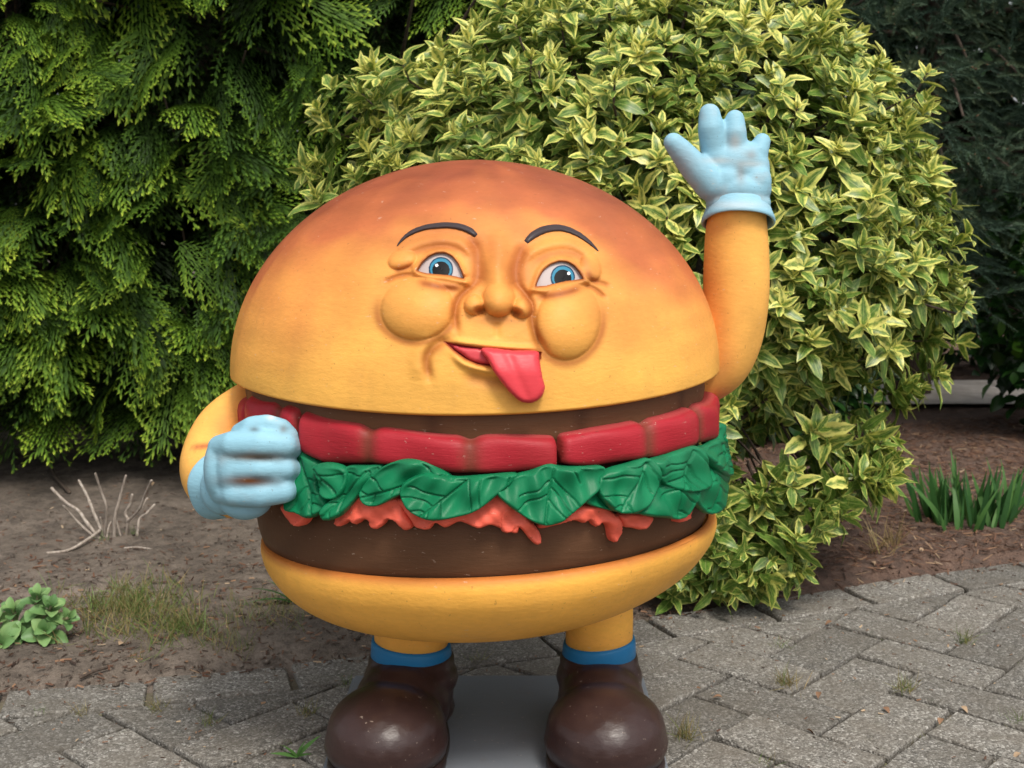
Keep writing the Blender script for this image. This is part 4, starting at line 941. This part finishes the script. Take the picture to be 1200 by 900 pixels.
# stems and twigs
root = np.array([.36, 1.2, 0.0]); stems = []
for k in range(26):
    e = sh_p[random.randrange(len(sh_p))]; m1 = root + (e - root) * .35 + np.array([0, 0, .10]) + rng.normal(0, .04, 3); s_ = spline([root + rng.normal(0, .03, 3) * (1, 1, 0), m1, root + (e - root) * .7 + rng.normal(0, .03, 3), e], 10); stems.append(tube_geo(s_, np.linspace(.016, .004, 10), 6))
v, f = merge(stems); part('stem', v, f, M['bark'], bush)
tw = []
for k in rng.choice(len(sh_p), 420, replace=False):
    p, d = sh_p[k], sh_d[k]; q = BC + (p - BC) * .72; tw.append(tube_geo([p + d * .005, p - d * .06, q], [.0022, .003, .004], 4, False))
v, f = merge(tw); tag(part('twig', v, f, M['bark'], bush), kind='stuff')

# ------------------------------------------------------------------ cypress hedge, left
def cyp_spray(seed, nb=13, ns=8, L=1.0):
    """flat fern-like spray of scale leaves: axis, side branchlets, finger-like tips; local +Y along, +Z up"""
    rs = np.random.default_rng(seed); V = []; F = []; TN = []
    def blade(a, b, w, t0, t1):
        a, b = np.array(a), np.array(b); d = b - a; n_ = np.array([-d[1], d[0], 0]); n_ = n_ / (np.linalg.norm(n_) + 1e-9) * w; o = len(V); mid = a + d * .55 + np.array([0, 0, w * .5])
        V.extend([a, mid - n_, b, mid + n_]); TN.extend([t0, (t0 + t1) / 2, t1, (t0 + t1) / 2]); F.append((o, o + 1, o + 2, o + 3))
    droop = lambda x, y: -.48 * y * y - .35 * x * x + .02 * math.sin(9 * y + seed)
    P3 = lambda x, y: (x, y, droop(x, y))
    bend = rs.normal(0, .08)
    axx = lambda y: bend * y * y
    for i in range(8): blade(P3(axx(i / 8 * L), i / 8 * L), P3(axx((i + 1) / 8 * L), (i + 1.1) / 8 * L), .014, .1, .35)
    for i in range(nb):
        y0 = .10 + .86 * i / nb; s = 1 if i % 2 else -1
        for s in ((1, -1)):
            yy = y0 + (.03 if s > 0 else 0) + rs.normal(0, .006); bl = (.46 * (1 - y0) ** .75 + .08) * (1 + rs.normal(0, .12)); an = .72 + rs.normal(0, .07); bx_, by_ = math.sin(an) * s, math.cos(an)
            p0 = np.array([axx(yy), yy]); K = max(3, int(ns * bl / .46) + 1)
            q0 = p0
            for k in range(K):
                t = (k + 1) / K; cur = p0 + np.array([bx_, by_ + .25 * t]) * bl * t; blade(P3(*q0), P3(*cur), .013, .10 + .3 * (t - 1 / K), .16 + .40 * t)
                for s2 in (1, -1):
                    sl = (.125 * (1 - t * .6)) * (1 + rs.normal(0, .15)); a2 = math.atan2(bx_, by_) + s2 * .62 + rs.normal(0, .08); e = q0 + np.array([math.sin(a2), math.cos(a2)]) * sl + (cur - q0) * .5
                    st = q0 + (cur - q0) * .5; blade(P3(*st), P3(*e), .0128, .12 + .30 * t, .28 + .78 * t * (.45 + .55 * y0))
                q0 = cur
    return Tmpl(V, [F], None, TN)
CYF = [cyp_spray(k, 9, 6) for k in range(5)]; CYB = [cyp_spray(20 + k, 7, 4) for k in range(3)]
hedge = empty('cypress_hedge', (-1.7, 2.5, 0), 'tall dark green cypress hedge with drooping fern-like sprays on the left', 'hedge')
def hedge_face(x, z):
    """front surface (Y) of the hedge"""
    y = 1.95 + .13 * mnoise.noise((x * 1.3, z * 1.3, 2)) + .10 * mnoise.noise((x * 3.1, z * 3.1, 9))
    y += .55 * float(sstep(-1.0, -.1, x)) + .20 * max(0, .8 - z) ** 1.5 * 0
    return y
hp, hd, hs_, ht, hz_ = [], [], [], [], []
def hedge_row(n, xr, zr, back, size, tb):
    for _ in range(n):
        x = random.uniform(*xr); z = random.uniform(*zr); low = .30 + .13 * mnoise.noise((x * 2.3, 4, 1)) + .10 * mnoise.noise((x * 6, 7, 2)) - .08 * (x < -1.6)
        if z < low: z = low + abs(random.gauss(0, .12))
        y = hedge_face(x, z) + back + abs(random.gauss(0, .05)); d = np.array([random.gauss(0, .75), -1, random.gauss(-.25, .35)])
        hp.append((x, y, z)); hd.append(d); hs_.append(size * random.uniform(.7, 1.25)); ht.append(tb + random.gauss(0, .10)); hz_.append(back)
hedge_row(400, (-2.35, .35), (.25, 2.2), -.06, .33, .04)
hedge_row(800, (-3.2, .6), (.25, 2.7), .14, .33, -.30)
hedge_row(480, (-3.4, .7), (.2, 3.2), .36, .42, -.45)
hp, hd, hs_, ht, hz_ = map(np.array, (hp, hd, hs_, ht, hz_))
hrot = frames(hd, rng.normal(0, .45, len(hd)), (0, -.25, 1)); hp = hp - hrot[:, :, 1] * hs_[:, None] * .75
tipu, tipv = proj(hp + hrot[:, :, 1] * hs_[:, None] * .6)
vis = (tipu > -10) & (tipu < 470) & (tipv > -20) & (tipv < 560) & ~in_statue(tipu, tipv) & (hz_ < 0)
cand = np.where(vis)[0]; cand = cand[np.argsort(hp[cand, 1])][:290]; rest = np.setdiff1d(np.arange(len(hp)), cand)
fr = rest[hz_[rest] < 0]; bk = rest[hz_[rest] >= 0]
def with_tint(t, add): return make_mesh('spray', t.v, t.f, tint=np.clip(t.tint + add, 0, 1), smooth=False)
cm = [with_tint(t, a) for t in CYF for a in (-.18, 0, .14)]
for me in cm: me.materials.append(M['cyp'])
for k in cand: inst('spray', random.choice(cm), hedge, hp[k], hrot[k], hs_[k])
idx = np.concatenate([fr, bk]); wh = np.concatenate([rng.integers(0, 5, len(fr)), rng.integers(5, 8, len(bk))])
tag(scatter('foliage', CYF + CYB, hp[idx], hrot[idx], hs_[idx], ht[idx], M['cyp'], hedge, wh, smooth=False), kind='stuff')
for x0 in (-2.7, -1.95, -1.2, -.5):
    tr = spline([(x0, 2.75, 0), (x0 + .03, 2.72, .6), (x0 - .02, 2.75, 1.6), (x0, 2.75, 3.1)], 14); v, f = tube_geo(tr, np.linspace(.06, .02, 14), 10); part('trunk', v, f, M['bark'], hedge)
br = []
for _ in range(110):
    x0 = random.choice((-2.7, -1.95, -1.2, -.5)); z = random.uniform(.5, 2.4); e = np.array([x0 + random.gauss(0, .4), 2.05 + random.random() * .2, z + random.uniform(-.05, .35)]); br.append(tube_geo(spline([(x0, 2.74, z - .1), ((x0 + e[0]) / 2, 2.4, z), e], 7), np.linspace(.012, .004, 7), 5))
v, f = merge(br); tag(part('branch', v, f, M['bark'], hedge), kind='stuff')
print('sprays', len(hp))

# ------------------------------------------------------------------ spruces, right and behind
def spruce_shoot(seed, n=60):
    rs = np.random.default_rng(seed); V = []; F = []; TN = []
    for k in range(n):
        t = k / n; a = k * 2.4 + rs.normal(0, .3); b = np.array([0, t, -.15 * t * t]); el = .85 - .45 * t + rs.normal(0, .08); L = .19 * (1 - .35 * t); c_, s_ = math.cos(a), math.sin(a)
        d = np.array([c_ * math.sin(el), math.cos(el), s_ * math.sin(el) * .8 + .12]) * L; n_ = np.array([-s_, 0, c_]) * .014; o = len(V); V += [b - n_, b + n_, b + d]; TN += [.3, .3, .6 + .3 * t]; F.append((o, o + 1, o + 2))
    return Tmpl(V, [F], None, TN)
SPT = [spruce_shoot(k) for k in range(5)]
def bud():
    v = [(0, .97, -.15), (.024, 1.02, -.15), (0, 1.02, -.126), (-.024, 1.02, -.15), (0, 1.02, -.174), (0, 1.09, -.16)]
    return Tmpl(v, [[(0, 2, 1), (0, 3, 2), (0, 4, 3), (0, 1, 4), (5, 1, 2), (5, 2, 3), (5, 3, 4), (5, 4, 1)]])
BUD = bud()
def spruce(label, cx, cy, R0, Ht, zlow, n, seed, xr, nbr=40):
    rs = np.random.default_rng(seed); t_ = empty('spruce_tree', (cx, cy, 0), label, 'tree', 'dark spruces behind the bush')
    v, f = tube_geo(spline([(cx, cy, 0), (cx + .02, cy, Ht * .5), (cx, cy, Ht)], 10), np.linspace(.11, .02, 10), 10); part('trunk', v, f, M['bark'], t_)
    pos, dr, sc, tn = [], [], [], []; bs = []; m = 15
    for b in range(n // m):                                   # tufts of shoots hanging from drooping boughs, on and under the crown's surface
        z = rs.uniform(zlow, Ht * .8); a = rs.uniform(-2.9, .1) if rs.random() < .8 else rs.uniform(0, 6.28); e = np.array([math.cos(a), math.sin(a), 0]); L = R0 * (1 - .75 * (z - zlow) / Ht) * rs.uniform(.45, 1.05)
        c_ = np.array([cx, cy, z]) + e * L + np.array([0, 0, -.18 * L]); c_[2] = max(c_[2], zlow * .8)
        if b % 10 == 0: bs.append(tube_geo(spline([(cx, cy, z + .05), np.array([cx, cy, z]) + e * L * .55 + np.array([0, 0, .02]), c_], 7), np.linspace(.018, .005, 7), 5, False))
        lt = rs.normal(.12, .2); lat = np.array([-e[1], e[0], 0])
        for k in range(m):
            s = rs.uniform(-.30, .06); w_ = rs.normal(0, .10); p = c_ + e * s + lat * w_ + np.array([0, 0, -abs(w_) * .5 + .25 * s * s + rs.normal(0, .03)])
            pos.append(p); dr.append(e * rs.uniform(.4, 1.0) + lat * np.sign(w_) * rs.uniform(.1, .8) + np.array([0, 0, rs.normal(-.15, .3)])); sc.append(rs.uniform(.13, .21)); tn.append(lt + rs.normal(0, .07))
    v, f = merge(bs); tag(part('branch', v, f, M['bark'], t_), kind='stuff')
    pos, dr, sc, tn = map(np.array, (pos, dr, sc, tn)); ro = frames(dr, rs.normal(0, .4, len(dr)))
    tag(scatter('needles', SPT, pos, ro, sc, tn, M['spruce'], t_, rs.integers(0, 5, len(pos)), smooth=False), kind='stuff')
    bk_ = rs.random(len(pos)) < .22
    tag(scatter('buds', [BUD], pos[bk_], ro[bk_], sc[bk_] * .95, np.clip(rs.normal(.62, .12, bk_.sum()), 0, 1), M['litter'], t_), kind='stuff')
spruce('dark spruce with brown buds filling the upper right corner', 2.05, 4.0, 1.6, 3.6, .85, 8200, 3, None)
spruce('shaded spruce standing behind the top of the bush', .55, 3.75, 1.4, 3.4, .55, 3200, 4, None)

# ------------------------------------------------------------------ dark evergreen shrub low on the right, added dark backing of leaves
def broad_leaf(seed):
    n = 5; w = [.03, .26, .34, .22, .01]; V = []
    for i in range(n):
        y = i / (n - 1)
        for s in (-1, 0, 1): V.append((s * w[i], y, -.25 * y * y + abs(s) * w[i] * .35))
    return Tmpl(V, [[(i * 3 + k, i * 3 + k + 1, (i + 1) * 3 + k + 1, (i + 1) * 3 + k) for i in range(n - 1) for k in range(2)]])
BL = [broad_leaf(0)]
def leafy(name, label, cat, c, r, n, size, mat, seed, tl=(.2, .25), group=None, zmin=.04):
    rs = np.random.default_rng(seed); t_ = empty(name, (c[0], c[1], 0), label, cat, group); pos, dr = [], []
    while len(pos) < n:
        d = rs.normal(0, 1, 3); d /= np.linalg.norm(d); p = np.array(c) + np.array(r) * d * rs.uniform(.55, 1.0) ** .6 * (1 + .25 * mnoise.noise(tuple(d * 2.5 + seed)))
        if p[2] < zmin: continue
        pos.append(p); dr.append(d * .6 + np.array([0, -.2, .1]) + rs.normal(0, .45, 3))
    pos = np.array(pos); dr = np.array(dr)
    tag(scatter('foliage', BL, pos, frames(dr, rs.normal(0, .6, n)), rs.uniform(.7, 1.3, n) * size, rs.normal(tl[0], tl[1], n), mat, t_), kind='stuff')
    st = [tube_geo(spline([(c[0] + rs.normal(0, .05), c[1] + rs.normal(0, .05), 0), np.array(c) * (.7, .7, .4) + np.array([c[0], c[1], 0]) * (.3, .3, 0) + rs.normal(0, .05, 3), pos[rs.integers(n)]], 6), np.linspace(.012, .004, 6), 5) for _ in range(14)]
    v, f = merge(st); part('stem', v, f, M['bark'], t_); return t_
leafy('evergreen_shrub', 'glossy green leafy shrub at the right edge under the spruce', 'shrub', (2.52, 2.95, .62), (.50, .40, .66), 2200, .075, M['laurel'], 5, (.35, .3))
leafy('evergreen_shrub', 'low dark shrub behind the bush near the bright gap', 'shrub', (1.15, 3.0, .34), (.45, .35, .36), 1300, .07, M['laurel'], 6, (.15, .2))
leafy('evergreen_shrub', 'dark shrub closing the view beyond the pale path', 'shrub', (2.3, 4.95, .55), (1.1, .35, .75), 1800, .09, M['laurel'], 8, (.1, .2))
fp = []
for _ in range(30000):
    x = random.uniform(-6.5, 7.5); y = 4.9 + random.uniform(-.5, .6) - (.9 if x < .6 else 0); z = random.uniform(0, 5.2 + .5 * math.sin(x * 2))
    if .9 < x < 5.2: y += 2.6
    if 1.3 < x < 2.7 and z < .0: continue
    fp.append((x, y, z))
for _ in range(9000): fp.append((random.uniform(.8, 5.2), 7.6 + random.uniform(-.4, .4), random.uniform(0, 5)))
for _ in range(9000): fp.append((random.uniform(-3.4, .9), 3.3 + random.uniform(-.15, .2) + (.5 if random.random() < .3 else 0), random.uniform(.15, 3.4)))
fp = np.array(fp); fd = rng.normal(0, 1, fp.shape)
FLF = Tmpl([(-.02, 0, 0), (.02, 0, 0), (-.30, .45, .08), (.30, .45, .08), (0, 1, -.2)], [[(0, 1, 3, 2)], [(2, 3, 4)]])
tag(scatter('dark_backing', [FLF], fp, frames(fd), rng.uniform(.16, .30, len(fp)), rng.uniform(0, 1, len(fp)), M['far'], None), kind='stuff')  # loose leaves added as a dark backing that blocks the sky behind the plants
# ------------------------------------------------------------------ small plants and litter on the ground
def gpt(px, py):
    g_ = G(px, py); return np.array([g_[0], g_[1], bed_z(g_[0], g_[1])])
def blade_t(w=.035, n=5, curve=.5):
    V = []; 
    for i in range(n):
        t = i / (n - 1); ww = w * (1 - t ** 2) * (.6 + .4 * min(1, t * 4)) + .001; V += [(-ww, t, curve * t * t), (ww, t, curve * t * t)]
    return Tmpl(V, [[(2 * i, 2 * i + 1, 2 * i + 3, 2 * i + 2) for i in range(n - 1)]])
BT = [blade_t(.018, 5, .1), blade_t(.018, 5, -.35), blade_t(.016, 5, -.7)]
def blades(name, label, cat, pts, n, lean, L, tint, group=None, kind=None, mat='grass', tm=BT, spread=.012):
    pos, dr = [], []
    for k in range(n):
        p = pts[random.randrange(len(pts))]; pos.append(p + np.array([random.gauss(0, spread), random.gauss(0, spread), -.004])); a = random.random() * 6.28; l_ = abs(random.gauss(0, lean)) + .05; dr.append((math.cos(a) * l_, math.sin(a) * l_, 1))
    pos = np.array(pos); o = scatter(name, tm, pos, frames(np.array(dr), rng.uniform(0, 6.28, n), (.1, .9, .2)), rng.uniform(.5, 1.2, n) * L, rng.normal(tint[0], tint[1], n), M[mat], None, rng.integers(0, len(tm), n)); return tag(o, label, cat, group, kind)
# grass patch on the left of the bed
pts = [gpt(random.gauss(150, 38), random.gauss(728, 17)) for _ in range(260)] + [gpt(random.uniform(195, 235), random.uniform(735, 760)) for _ in range(40)]
blades('grass_patch', 'thin patch of short grass on the bed beside the fleshy plant', 'grass', pts, 1900, .95, .058, (.42, .28), kind='stuff', spread=.016)
pts = [gpt(random.gauss(320, 45), random.gauss(735, 14)) for _ in range(30)] + [gpt(random.gauss(255, 30), random.gauss(765, 8)) for _ in range(14)]
blades('grass_patch', 'sparse grass on bare soil left of the figure', 'grass', pts, 650, .7, .04, (.40, .25), kind='stuff', spread=.02)
# weeds in the joints
for k, (px, py, n, L, t, lb) in enumerate([(922, 803, 70, .050, .22, 'dry grass tuft in a joint right of the right shoe'), (1131, 753, 45, .045, .45, 'grass tuft in a paving joint near the iris clump'), (1062, 810, 60, .045, .35, 'yellowing grass tuft in a joint at the lower right'), (803, 864, 60, .05, .25, 'dry grass tuft beside the right shoe'), (1194, 845, 25, .03, .6, 'tiny green tuft at the right edge of the paving'),
        (914, 757, 24, .03, .55, 'small tuft in the joint below the bush'), (92, 835, 40, .03, .2, 'straw-coloured tuft in the joint at far left'), (184, 831, 45, .035, .3, 'dry tuft in the joint below the grass patch'), (246, 848, 35, .035, .35, 'dry tuft in the slanting joint left of the left shoe'), (360, 838, 45, .035, .25, 'straw tuft just left of the left shoe'), (410, 803, 35, .03, .5, 'short tuft behind the left shoe'), (560, 776, 35, .035, .3, 'dry tuft behind the base plate'), (49, 834, 18, .018, .75, 'single green sprout in the far left joint'), (896, 893, 24, .03, .55, 'small tuft in the joint at the bottom right of the plate')]):
    blades('grass_tuft', lb, 'grass tuft', [gpt(px, py)], n, .9, L, (t, .18), 'weeds in the paving joints', spread=.010)
# dark strap-leaved weed behind the lower bun
t_ = empty('strap_leaf_weed', gpt(345, 718), 'dark weed with narrow arching leaves left of the lower bun', 'weed')
bt = blade_t(.05, 7, -.8)
for k in range(9):
    me = make_mesh('leaf', bt.v, bt.f, tint=np.full(len(bt.v), .3 + .3 * random.random())); me.materials.append(M['iris']); a = R(-70 + k * 17.5); inst('leaf', me, t_, wloc(t_) + np.array([0, 0, .0]), frames([(math.sin(a) * 1.1, -.2 * math.cos(k), .9)])[0], random.uniform(.07, .11))
# iris clump on the right
t_ = empty('iris_clump', gpt(1135, 622), 'clump of upright green sword-shaped leaves on the right of the bed', 'plant')
im = []
for k in range(6):
    b = blade_t(.055, 7, (-.05, -.2, -.35, -.1, -.5, .05)[k]); me = make_mesh('leaf', b.v, b.f, tint=np.full(len(b.v), .25 + .13 * k)); me.materials.append(M['iris']); im.append(me)
for k in range(110):
    px = random.gauss(1112, 19) if k < 74 else random.gauss(1165, 11); p = gpt(px, random.gauss(618, 5)); d = np.array([(px - 1130) / 130 + random.gauss(0, .22), random.gauss(-.1, .25), 1]); inst('leaf', random.choice(im), t_, p, frames([d], np.array([random.uniform(-1, 1)]), (0, -1, .2))[0], random.uniform(.09, .205))
# dry stalks between the iris and the bush
blades('dry_stalks', 'tuft of pale dry stalks in the mulch left of the iris clump', 'dry plant', [gpt(1038, 650), gpt(1046, 645), gpt(1030, 655)], 46, .45, .10, (.03, .08), spread=.02)
# fleshy sedum at the left edge
sed = empty('sedum_plant', gpt(22, 762), 'fleshy pale green plant with oval leaves at the left edge of the bed', 'plant')
def fat_leaf():
    n = 7; w = [.07, .17, .27, .33, .34, .27, .08]; V = []
    for i in range(n):
        y = i / (n - 1)
        for s in (-1, -.5, 0, .5, 1): V.append((s * w[i], y, .10 * math.sin(y * 3) - .18 * y * y + abs(s) ** 2 * w[i] * .38))
    return Tmpl(V, [[(i * 5 + k, i * 5 + k + 1, (i + 1) * 5 + k + 1, (i + 1) * 5 + k) for i in range(n - 1) for k in range(4)]])
FL = fat_leaf(); fm = []
for k in range(6):
    e_ = np.abs(FL.v[:, 0]) / .33; me = make_mesh('leaf', FL.v, FL.f, tint=.25 + .10 * k + .25 * e_ ** 3); me.materials.append(M['sedum']); fm.append(me)
for (px, py, dY, hd_, nl, sz) in [(52, 735, -.02, (.15, -.75, .6), 9, .066), (44, 688, .02, (.0, -.35, 1), 10, .055), (15, 708, .02, (-.2, -.4, .9), 8, .060), (60, 702, 0, (.35, -.4, .9), 8, .055), (22, 738, -.01, (-.1, -.7, .6), 8, .052), (2, 772, -.05, (.1, -.8, .5), 6, .068), (80, 718, .0, (.7, -.3, .6), 7, .046), (-12, 722, 0, (-.3, -.4, .8), 8, .06)]:
    b = gpt(px * .55 + 10, 760); Yq = b[1] + dY; top = P(px, py, Yq); top[2] = max(top[2] * .85, .03)
    v, f = tube_geo(spline([b + rng.normal(0, .012, 3) * (1, 1, 0), (b + top) / 2 + np.array([0, .01, .015]), top], 7), np.linspace(.006, .004, 7), 6); part('stem', v, f, M['stemg'], sed)
    d = np.array(hd_, float); d /= np.linalg.norm(d); e1 = np.cross(d, (1, .1, 0)); e1 /= np.linalg.norm(e1); e2 = np.cross(d, e1)
    for k in range(nl):
        a = k * 2.399; tl = .35 + 1.0 * (k / nl); dd = d * math.cos(tl) + (e1 * math.cos(a) + e2 * math.sin(a)) * math.sin(tl); inst('leaf', random.choice(fm), sed, top - d * .010 * k * .5, frames([dd], None, [d])[0], sz * .88 * (.62 + .55 * k / nl))
# cut-back shrub: bare pale stems
zt = lambda L: [(30 + a / 6, 530 + b / 6) for a, b in L]
bs_ = gpt(127, 636); stub = empty('pruned_shrub', bs_, 'cut-back shrub of bare pale stems standing in the soil', 'shrub')
for k, (L, r0, r1) in enumerate([([(520, 590), (420, 480), (370, 410), (280, 350), (185, 255)], .0075, .0055), ([(560, 580), (490, 450), (430, 300), (375, 200)], .0065, .005), ([(555, 520), (570, 400), (530, 270), (490, 150)], .005, .0045), ([(620, 570), (630, 450), (670, 300), (705, 165)], .0075, .0048), ([(700, 615), (720, 480), (700, 430), (740, 360), (750, 300)], .0055, .0055),
        ([(715, 490), (800, 400), (840, 300), (885, 200)], .005, .0045), ([(815, 390), (835, 350), (855, 325)], .004, .004), ([(770, 600), (800, 470), (850, 430), (905, 370)], .005, .0045), ([(500, 590), (420, 540), (330, 450), (265, 375)], .0045, .0035), ([(640, 480), (660, 560), (690, 640)], .003, .004), ([(550, 540), (535, 500), (525, 460)], .004, .0035), ([(570, 560), (585, 520), (600, 490)], .0035, .003)]):
    q = zt(L); dy = random.gauss(0, .05); pts = [P(a, b, bs_[1] + dy * (i / (len(q) - 1)) + random.gauss(0, .006)) for i, (a, b) in enumerate(q)]
    if L[0][1] > 500: pts[0] = pts[0] * .5 + np.array([pts[0][0], bs_[1], .0]) * .5; pts.insert(0, np.array([pts[0][0] * .5 + bs_[0] * .5, bs_[1], -.01]))
    s_ = spline(pts, 22); rr = np.linspace(r0, r1, 22) * (1 + .12 * np.sin(np.arange(22) * 1.9 + k)); v, f = tube_geo(s_, rr * .82, 8); part('stem', v, f, M['twig'], stub)
bl_ = gpt(123, 640); blades('moss_tuft', 'small green sprouts at the foot of the cut-back shrub', 'sprouts', [bl_, gpt(155, 634)], 60, .8, .03, (.75, .12), spread=.012)
def stick(label, L, lift, r, mat='twig', name='fallen_stick'):
    pts = [gpt(a, b) + np.array([0, 0, lift_ + r]) for (a, b), lift_ in zip(L, lift)]; s_ = spline(pts, 14); v, f = tube_geo(s_, np.linspace(r, r * .7, 14), 7); o = part(name, v - s_[0], f, M[mat]); o.location = s_[0]; return tag(o, label, 'stick', 'sticks lying on the bed')
stick('pale curved stick lying left of the cut-back shrub', zt([(525, 635), (430, 690), (300, 740), (155, 775)]), [.02, .01, 0, .0], .0055)
stick('dark stick leaning up behind the cut-back shrub', zt([(310, 335), (220, 240), (150, 130)]), [.0, .01, .03], .007, 'bark')
stick('thin pale root on the soil right of the cut-back shrub', zt([(700, 720), (800, 730), (930, 740)]), [.0, .004, 0], .003)
stick('short brown twig on the paving edge at the left', [(95, 800), (110, 796), (126, 793)], [.006, .006, .006], .004, 'bark')
# weed seedling by the left shoe
t_ = empty('weed_seedling', gpt(348, 888), 'small green weed with pointed leaves in the joint beside the left shoe', 'weed')
for k, (dx, dz, s_) in enumerate([(.75, 1.0, .050), (-.9, .35, .040), (.15, .5, .032), (-.35, .55, .028), (.6, .3, .024)]):
    t = blade_t(.10, 7, -.25); me = make_mesh('leaf', t.v, t.f, tint=np.full(len(t.v), .85)); me.materials.append(M['iris']); inst('leaf', me, t_, wloc(t_) + np.array([0, 0, .003]), frames([(dx, -.2, dz)], None, (0, -.6, 1))[0], s_ * 1.25)
# fallen leaves one can tell apart
lv = broad_leaf(3); lmz = []
for k in range(5):
    me = make_mesh('fallen_leaf', lv.v * (1, 1, 1.6), lv.f, tint=np.full(len(lv.v), (.55, .7, .82, .95, .45)[k])); me.materials.append(M['litter']); lmz.append(me)
for (px, py, k, lb) in [(975, 731, 1, 'russet leaf on the paving below the bush'), (1035, 832, 1, 'small russet leaf in the joint at the lower right'), (1126, 831, 3, 'pale pinkish leaf in the joint right of the russet one'), (1196, 886, 3, 'pale leaf at the bottom right corner'), (960, 814, 1, 'brown leaf in the joint beside the dry tuft'), (1103, 845, 2, 'light brown leaf on the paver joint at the lower right'), (846, 820, 2, 'pale leaf on the joint right of the shoe'), (1080, 655, 3, 'yellowish leaf in the mulch below the iris clump'), (1022, 667, 3, 'yellow leaf at the edge of the mulch'), (945, 858, 1, 'reddish leaf fragment in the joint near the bottom'), (180, 575, 3, 'pale dead leaf in the shade under the hedge'), (240, 660, 2, 'tan dead leaf on the soil left of the figure'), (140, 768, 3, 'pale dead leaf at the edge of the grass patch')]:
    p = gpt(px, py) + np.array([0, 0, .006]); a = random.random() * 6.28; o = bpy.data.objects.new('fallen_leaf', lmz[k]); COL.objects.link(o); o.location = p; o.rotation_euler = (random.gauss(0, .2), random.gauss(0, .2), a); o.scale = (.019,) * 3; tag(o, lb, 'leaf', 'fallen leaves on the ground')
# needle mulch and crumbs
def litter(name, label, n, gen, L, tint, w=.06):
    pos = np.array([gen() for _ in range(n)]); a = rng.uniform(0, 6.28, n); d = np.stack([np.cos(a), np.sin(a), rng.normal(0, .18, n)], -1); t = Tmpl([(-w, 0, 0), (w, 0, 0), (w * .7, 1, .05), (-w * .7, 1, .05)], [[(0, 1, 2, 3)]])
    return tag(scatter(name, [t], pos, frames(d, rng.normal(0, .5, n)), rng.uniform(.5, 1.3, n) * L, rng.normal(tint[0], tint[1], n), M['litter'], None, smooth=False), label, 'litter', None, 'stuff')
def gen_r():
    while True:
        x = random.uniform(.25, 2.6); s = random.uniform(-.06, 1.9) ** 1.0
        if random.random() < sstep(.2, .7, x) * (1 if s > .04 else .25): y = float(edge(x)) + s; return (x, y, bed_z(x, y) + .004)
litter('needle_mulch', 'russet layer of needles and dead leaf bits on the right of the bed', 15000, gen_r, .030, (.45, .25))
def gen_l():
    x = random.uniform(-2.2, .5); s = abs(random.gauss(0, .9)) - .05; y = float(edge(x)) + s; return (x, y, bed_z(x, y) + .003)
litter('soil_crumbs', 'dead bits and crumbs scattered on the bare soil on the left', 6500, gen_l, .016, (.35, .30), .14)
def gen_p():
    x = random.uniform(-1.2, 1.6); y = float(edge(x)) - abs(random.gauss(0, .5)) - .02; return (x, y, .003)
litter('paving_crumbs', 'tiny dry crumbs lying on the paving', 900, gen_p, .009, (.55, .30), .2)

# crumbs of earth and small stones that stand out of the soil
bm = bmesh.new(); bmesh.ops.create_icosphere(bm, subdivisions=1, radius=1); pb = np.array([v.co[:] for v in bm.verts]); pf = np.array([[v.index for v in f_.verts] for f_ in bm.faces]); bm.free()
PB = [Tmpl(pb * rng.uniform(.6, 1.2, pb.shape) * (1, .8, .6), [pf]) for _ in range(4)]
n = 2600; pos = []
for _ in range(n):
    x = random.uniform(-2.2, 2.2); y = float(edge(x)) + abs(random.gauss(0, .7)) - .06; pos.append((x, y, bed_z(x, y) + .001))
o = scatter('soil_clods', PB, np.array(pos), frames(rng.normal(0, 1, (n, 3))), rng.gamma(2.0, .0016, n) + .0015, rng.normal(.5, .2, n), M['soil'], None, rng.integers(0, 4, n)); tag(o, 'loose clods and small stones on the bed', 'soil', None, 'stuff')

# moss, straw and seedlings caught in the joints
jp = []
for o in [c for c in paving.children]:
    if random.random() > .55: continue
    bb_ = [v.co for v in o.data.vertices][:40]; xs_ = max(abs(v.x) for v in bb_); ys_ = max(abs(v.y) for v in bb_); c_, s_ = math.cos(o.rotation_euler.z), math.sin(o.rotation_euler.z)
    a0 = random.uniform(-1, .6); ln = random.uniform(.15, .8); side = random.choice((-1, 1))
    for _ in range(int(26 * ln)):
        u = (a0 + random.random() * ln) * xs_; v_ = side * (ys_ + random.gauss(.003, .003)); jp.append((o.location.x + u * c_ - v_ * s_, o.location.y + u * s_ + v_ * c_, -.008))
jp = np.array(jp); n = len(jp); dd = np.stack([rng.normal(0, .8, n), rng.normal(0, .8, n), np.full(n, .7)], -1)
tag(scatter('joint_weeds', BT, jp, frames(dd, rng.uniform(0, 6.28, n), (.1, .9, .2)), rng.uniform(.006, .020, n), rng.normal(.35, .3, n), M['grass'], None, rng.integers(0, 3, n)), 'thin moss and straw caught in the paving joints', 'moss', None, 'stuff')
